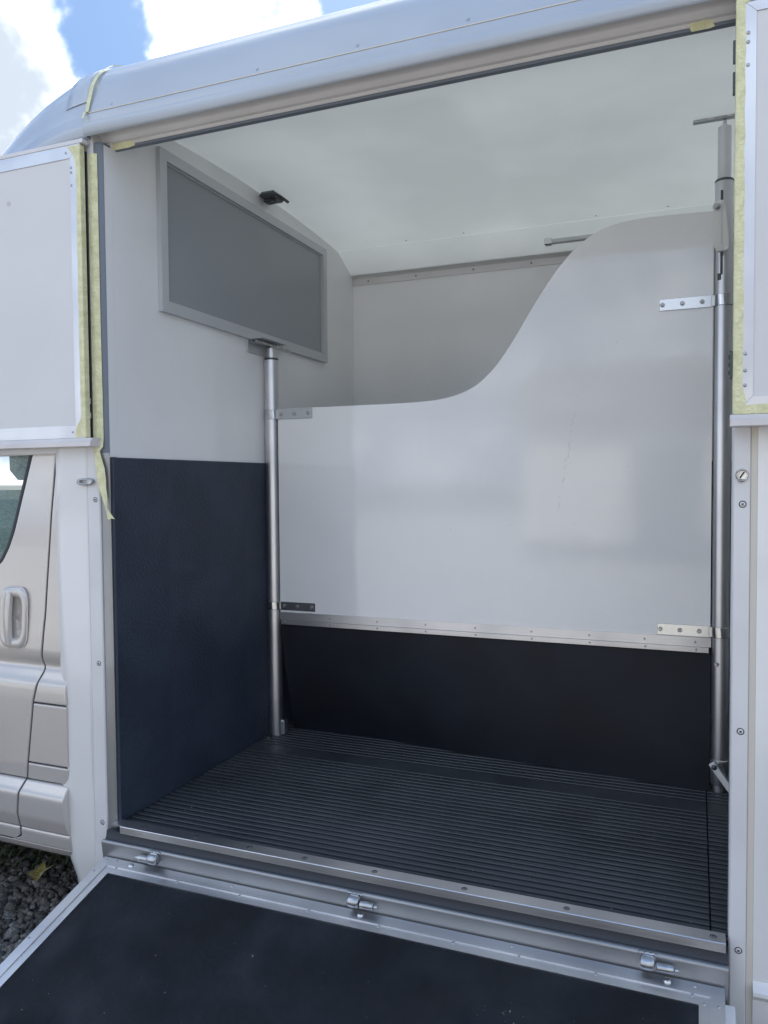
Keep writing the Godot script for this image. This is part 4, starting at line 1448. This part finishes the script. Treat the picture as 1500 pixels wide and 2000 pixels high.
func build_tape() -> void:
	var r := RandomNumberGenerator.new()
	r.seed = 3
	# front door, hinge edge: face and side, ends turned round the corners
	var zf := -1.950
	var rows := []
	for k in 31:
		var y := lerpf(1.058, 0.150, k / 30.0)
		var j := r.randf_range(-0.0012, 0.0012)
		var l := -1.8075 + j
		if k == 0:
			l = -1.840
		if k == 1:
			l = -1.816
		if k == 29:
			l = -1.828
		if k == 30:
			l = -1.834
		rows.append([Vector3(l, y, zf + 0.0006), Vector3(-1.80, y, zf + 0.0008), Vector3(-1.7902, y, zf + 0.0008), Vector3(-1.7890, y, zf - 0.0005), Vector3(-1.7888, y, zf - 0.010), Vector3(-1.7888, y, zf - 0.019)])
	strip("masking_tape", rows, "long yellow tape strip folded over the hinge edge of the left upper door")
	# front jamb, peeling away at the foot and hanging with a twist
	rows = []
	for k in 25:
		var y := lerpf(1.04, 0.15, k / 24.0)
		var out := 0.004 + 0.004 * smoothstep(0.6, 0.15, y)
		rows.append([Vector3(-1.7905, y, -1.9838), Vector3(-1.780, y, -1.9835), Vector3(-1.7695, y, -1.9838 + out * 0.2), Vector3(-1.7600 + out * 0.6, y, -1.990)])
	var hang := [[-1.789, -1.754, 0.12, 0.0], [-1.782, -1.765, 0.105, 0.004], [-1.783, -1.758, 0.085, 0.003], [-1.779, -1.746, 0.05, 0.004], [-1.773, -1.740, 0.015, 0.006], [-1.767, -1.738, -0.01, 0.008], [-1.752, -1.733, -0.04, 0.010], [-1.741, -1.730, -0.062, 0.012], [-1.7345, -1.7305, -0.075, 0.013], [-1.733, -1.724, -0.085, 0.012], [-1.732, -1.711, -0.103, 0.010], [-1.7325, -1.705, -0.110, 0.009]]
	for h in hang:
		var zz: float = -1.982 + h[3]
		rows.append([Vector3(h[0], h[2], zz), Vector3(lerpf(h[0], h[1], 0.33), h[2] - 0.002, zz + 0.003), Vector3(lerpf(h[0], h[1], 0.67), h[2] + 0.002, zz + 0.003), Vector3(h[1], h[2], zz - 0.003)])
	strip("masking_tape", rows, "yellow tape strip on the left jamb, peeling and dangling with a twist at its foot")
	# header corners
	rows = []
	for k in 6:
		var x := lerpf(-1.765, -1.655, k / 5.0)
		var e := 0.004 if k == 5 else 0.0
		rows.append([Vector3(x, 1.0862 - e, -2.0425), Vector3(x, 1.080, -2.0435), Vector3(x, 1.075, -2.0445), Vector3(x, 1.0675 + e, -2.0465)])
	strip("masking_tape", rows, "short tape piece at the front upper corner of the opening")
	rows = []
	for k in 6:
		var x := lerpf(-0.022, 0.030, k / 5.0)
		var e := 0.003 if k == 5 else 0.0
		rows.append([Vector3(x, 1.0862 - e, -2.0425), Vector3(x, 1.080, -2.0435), Vector3(x, 1.075, -2.0445), Vector3(x + 0.004, 1.0672 + e, -2.0465)])
	strip("masking_tape", rows, "short tape piece at the rear upper corner of the opening")
	# rear door: hinge edge, bottom edge, top corner
	rows = []
	for k in 31:
		var y := lerpf(1.07, 0.150, k / 30.0)
		var j := r.randf_range(-0.0012, 0.0012)
		rows.append([Vector3(0.0755, y, zf - 0.02), Vector3(0.0757, y, zf - 0.0002), Vector3(0.0765, y, zf + 0.0009), Vector3(0.085, y, zf + 0.0010), Vector3(0.0955 + j + (0.006 if k > 28 else 0.0), y, zf + 0.0006)])
	strip("masking_tape", rows, "long yellow tape strip down the hinge edge of the right upper door")
	rows = []
	for k in 21:
		var x := lerpf(0.078, 0.6, k / 20.0)
		rows.append([Vector3(x, 0.168 + r.randf_range(-0.001, 0.001), zf + 0.0011), Vector3(x, 0.158, zf + 0.0014), Vector3(x, 0.150, zf + 0.0014), Vector3(x, 0.1475, zf + 0.0008)])
	strip("masking_tape", rows, "tape strip along the bottom edge of the right upper door")
	rows = []
	for k in 8:
		var x := lerpf(0.078, 0.125, k / 7.0)
		rows.append([Vector3(x, 1.0745, zf + 0.0013), Vector3(x, 1.068, zf + 0.0016), Vector3(x, 1.058, zf + 0.0016), Vector3(x, 1.048 + 0.02 * k / 7.0, zf + 0.0011)])
	strip("masking_tape", rows, "small piece of tape round the top corner of the right upper door")
	# roof: a loose strip hanging over the skirt beside the joint
	rows = []
	var prof := roof_profile()
	for i in range(6, 15):
		var p: Vector2 = prof[20 - i]
		var e: Vector2 = (prof[21 - i] - prof[19 - i]).normalized()
		var off := 0.0075 + 0.003 * sin(i * 1.7)
		var q := p + Vector2(-e.y, e.x) * off
		rows.append([Vector3(-1.7815, q.x, q.y), Vector3(-1.7665, q.x, q.y)])
	rows.append([Vector3(-1.779, 1.16, -1.958), Vector3(-1.768, 1.157, -1.958)])
	rows.append([Vector3(-1.777, 1.135, -1.948), Vector3(-1.770, 1.133, -1.948)])
	strip("masking_tape", rows, "narrow tape strip hanging over the roof edge beside the overcab pod joint")

func build_gravel() -> void:
	# stones: three shapes, scattered over the yard near the lorry
	var kinds := []
	for k in 3:
		var s := begin()
		var ir := RandomNumberGenerator.new()
		ir.seed = 40 + k
		var n := FastNoiseLite.new()
		n.seed = k
		n.frequency = 0.9
		var rows := []
		for j in 6:
			var th := PI * j / 5.0
			var row := []
			for i in 9:
				var ph := TAU * (i % 8) / 8.0
				var d := Vector3(sin(th) * cos(ph), cos(th), sin(th) * sin(ph))
				var f := 0.5 * (1.0 + 0.5 * n.get_noise_3d(d.x, d.y, d.z))
				row.append(Vector3(d.x * f * 1.1, d.y * f * 0.62, d.z * f * 0.85))
			rows.append(row)
		for j in 5:
			for i in 8:
				quad(s, rows[j][i], rows[j][i + 1], rows[j + 1][i + 1], rows[j + 1][i], rows[j][i] + rows[j + 1][i + 1], 1)
		s.generate_normals()
		kinds.append(s.commit())
	var tones := [Color(0.20, 0.19, 0.17), Color(0.14, 0.135, 0.125), Color(0.26, 0.24, 0.21), Color(0.17, 0.155, 0.13), Color(0.10, 0.10, 0.10), Color(0.32, 0.31, 0.29)]
	var r := RandomNumberGenerator.new()
	r.seed = 99
	for k in 3:
		var mm := MultiMesh.new()
		mm.transform_format = MultiMesh.TRANSFORM_3D
		mm.use_colors = true
		mm.mesh = kinds[k]
		var spots := []
		for i in 6500:
			spots.append(Vector2(r.randf_range(-3.5, -1.5), r.randf_range(-3.3, -0.9)))
		for i in 5000:
			spots.append(Vector2(r.randf_range(-6.0, 4.0), r.randf_range(-4.5, 1.5)))
		mm.instance_count = spots.size()
		for i in spots.size():
			var sz := r.randf_range(0.012, 0.034) * (1.5 if r.randf() < 0.12 else 1.0)
			var bs := Basis.from_euler(Vector3(r.randf_range(-0.5, 0.5), r.randf() * TAU, r.randf_range(-0.5, 0.5))).scaled(Vector3.ONE * sz)
			mm.set_instance_transform(i, Transform3D(bs, Vector3(spots[i].x, sz * r.randf_range(0.05, 0.3), spots[i].y)))
			var c: Color = tones[r.randi() % 6]
			mm.set_instance_color(i, c * r.randf_range(0.75, 1.2))
		var o := MultiMeshInstance3D.new()
		o.multimesh = mm
		o.material_override = M.stone
		o.name = numbered(self, "gravel")
		add_child(o, true)
		o.set_meta("kind", "stuff")
		tag(o, "loose grey gravel stones covering the yard under the lorry", "gravel", "gravel of the yard")
	# low weeds growing through the gravel below the cab
	var s := begin()
	for i in 1500:
		var cl := Vector2(-2.45 + 0.35 * r.randfn(), -2.55 + 0.16 * r.randfn())
		if cl.y > -2.33 + 0.1 * sin(cl.x * 9.0):
			continue
		var a := r.randf() * TAU
		var hgt := r.randf_range(0.015, 0.05)
		var e := Vector3(cos(a), 0, sin(a))
		var side := Vector3(-e.z, 0, e.x) * r.randf_range(0.002, 0.006)
		var base := Vector3(cl.x, 0.005, cl.y)
		var mid := base + e * hgt * 0.5 + Vector3(0, hgt * 0.7, 0)
		var tip := base + e * hgt * 1.3 + Vector3(0, hgt, 0)
		quad(s, base - side, base + side, mid + side, mid - side, Vector3(0, 1, 0.5))
		tri(s, mid - side, mid + side, tip, Vector3(0, 1, 0.5))
	var g := obj("weeds", s, "grass", self)
	g.position = Vector3.ZERO
	g.set_meta("kind", "stuff")
	tag(g, "short dark weeds growing through the gravel below the cab sill", "weeds")
	# dry yellow leaf
	s = begin()
	var pts := [Vector2(0, -0.075), Vector2(0.022, -0.03), Vector2(0.062, -0.012), Vector2(0.03, 0.012), Vector2(0.012, 0.06), Vector2(-0.012, 0.03), Vector2(-0.036, 0.02), Vector2(-0.026, -0.02)]
	for i in pts.size():
		var p: Vector2 = pts[i]
		var q: Vector2 = pts[(i + 1) % pts.size()]
		var lift := func(v: Vector2) -> Vector3: return Vector3(v.x, 0.008 + 0.5 * absf(v.x) + 0.012 * sin(v.y * 40.0), v.y)
		tri(s, Vector3(0, 0.010, 0), lift.call(p), lift.call(q), Vector3.UP, 1)
	var leaf := obj("fallen_leaf", s, "leaf", self)
	leaf.transform = Transform3D(Basis.from_euler(Vector3(0.25, 0.5, 0.1)), Vector3(-2.375, 0.022, -2.28))
	tag(leaf, "curled yellow fallen leaf lying on the gravel below the cab", "leaf")
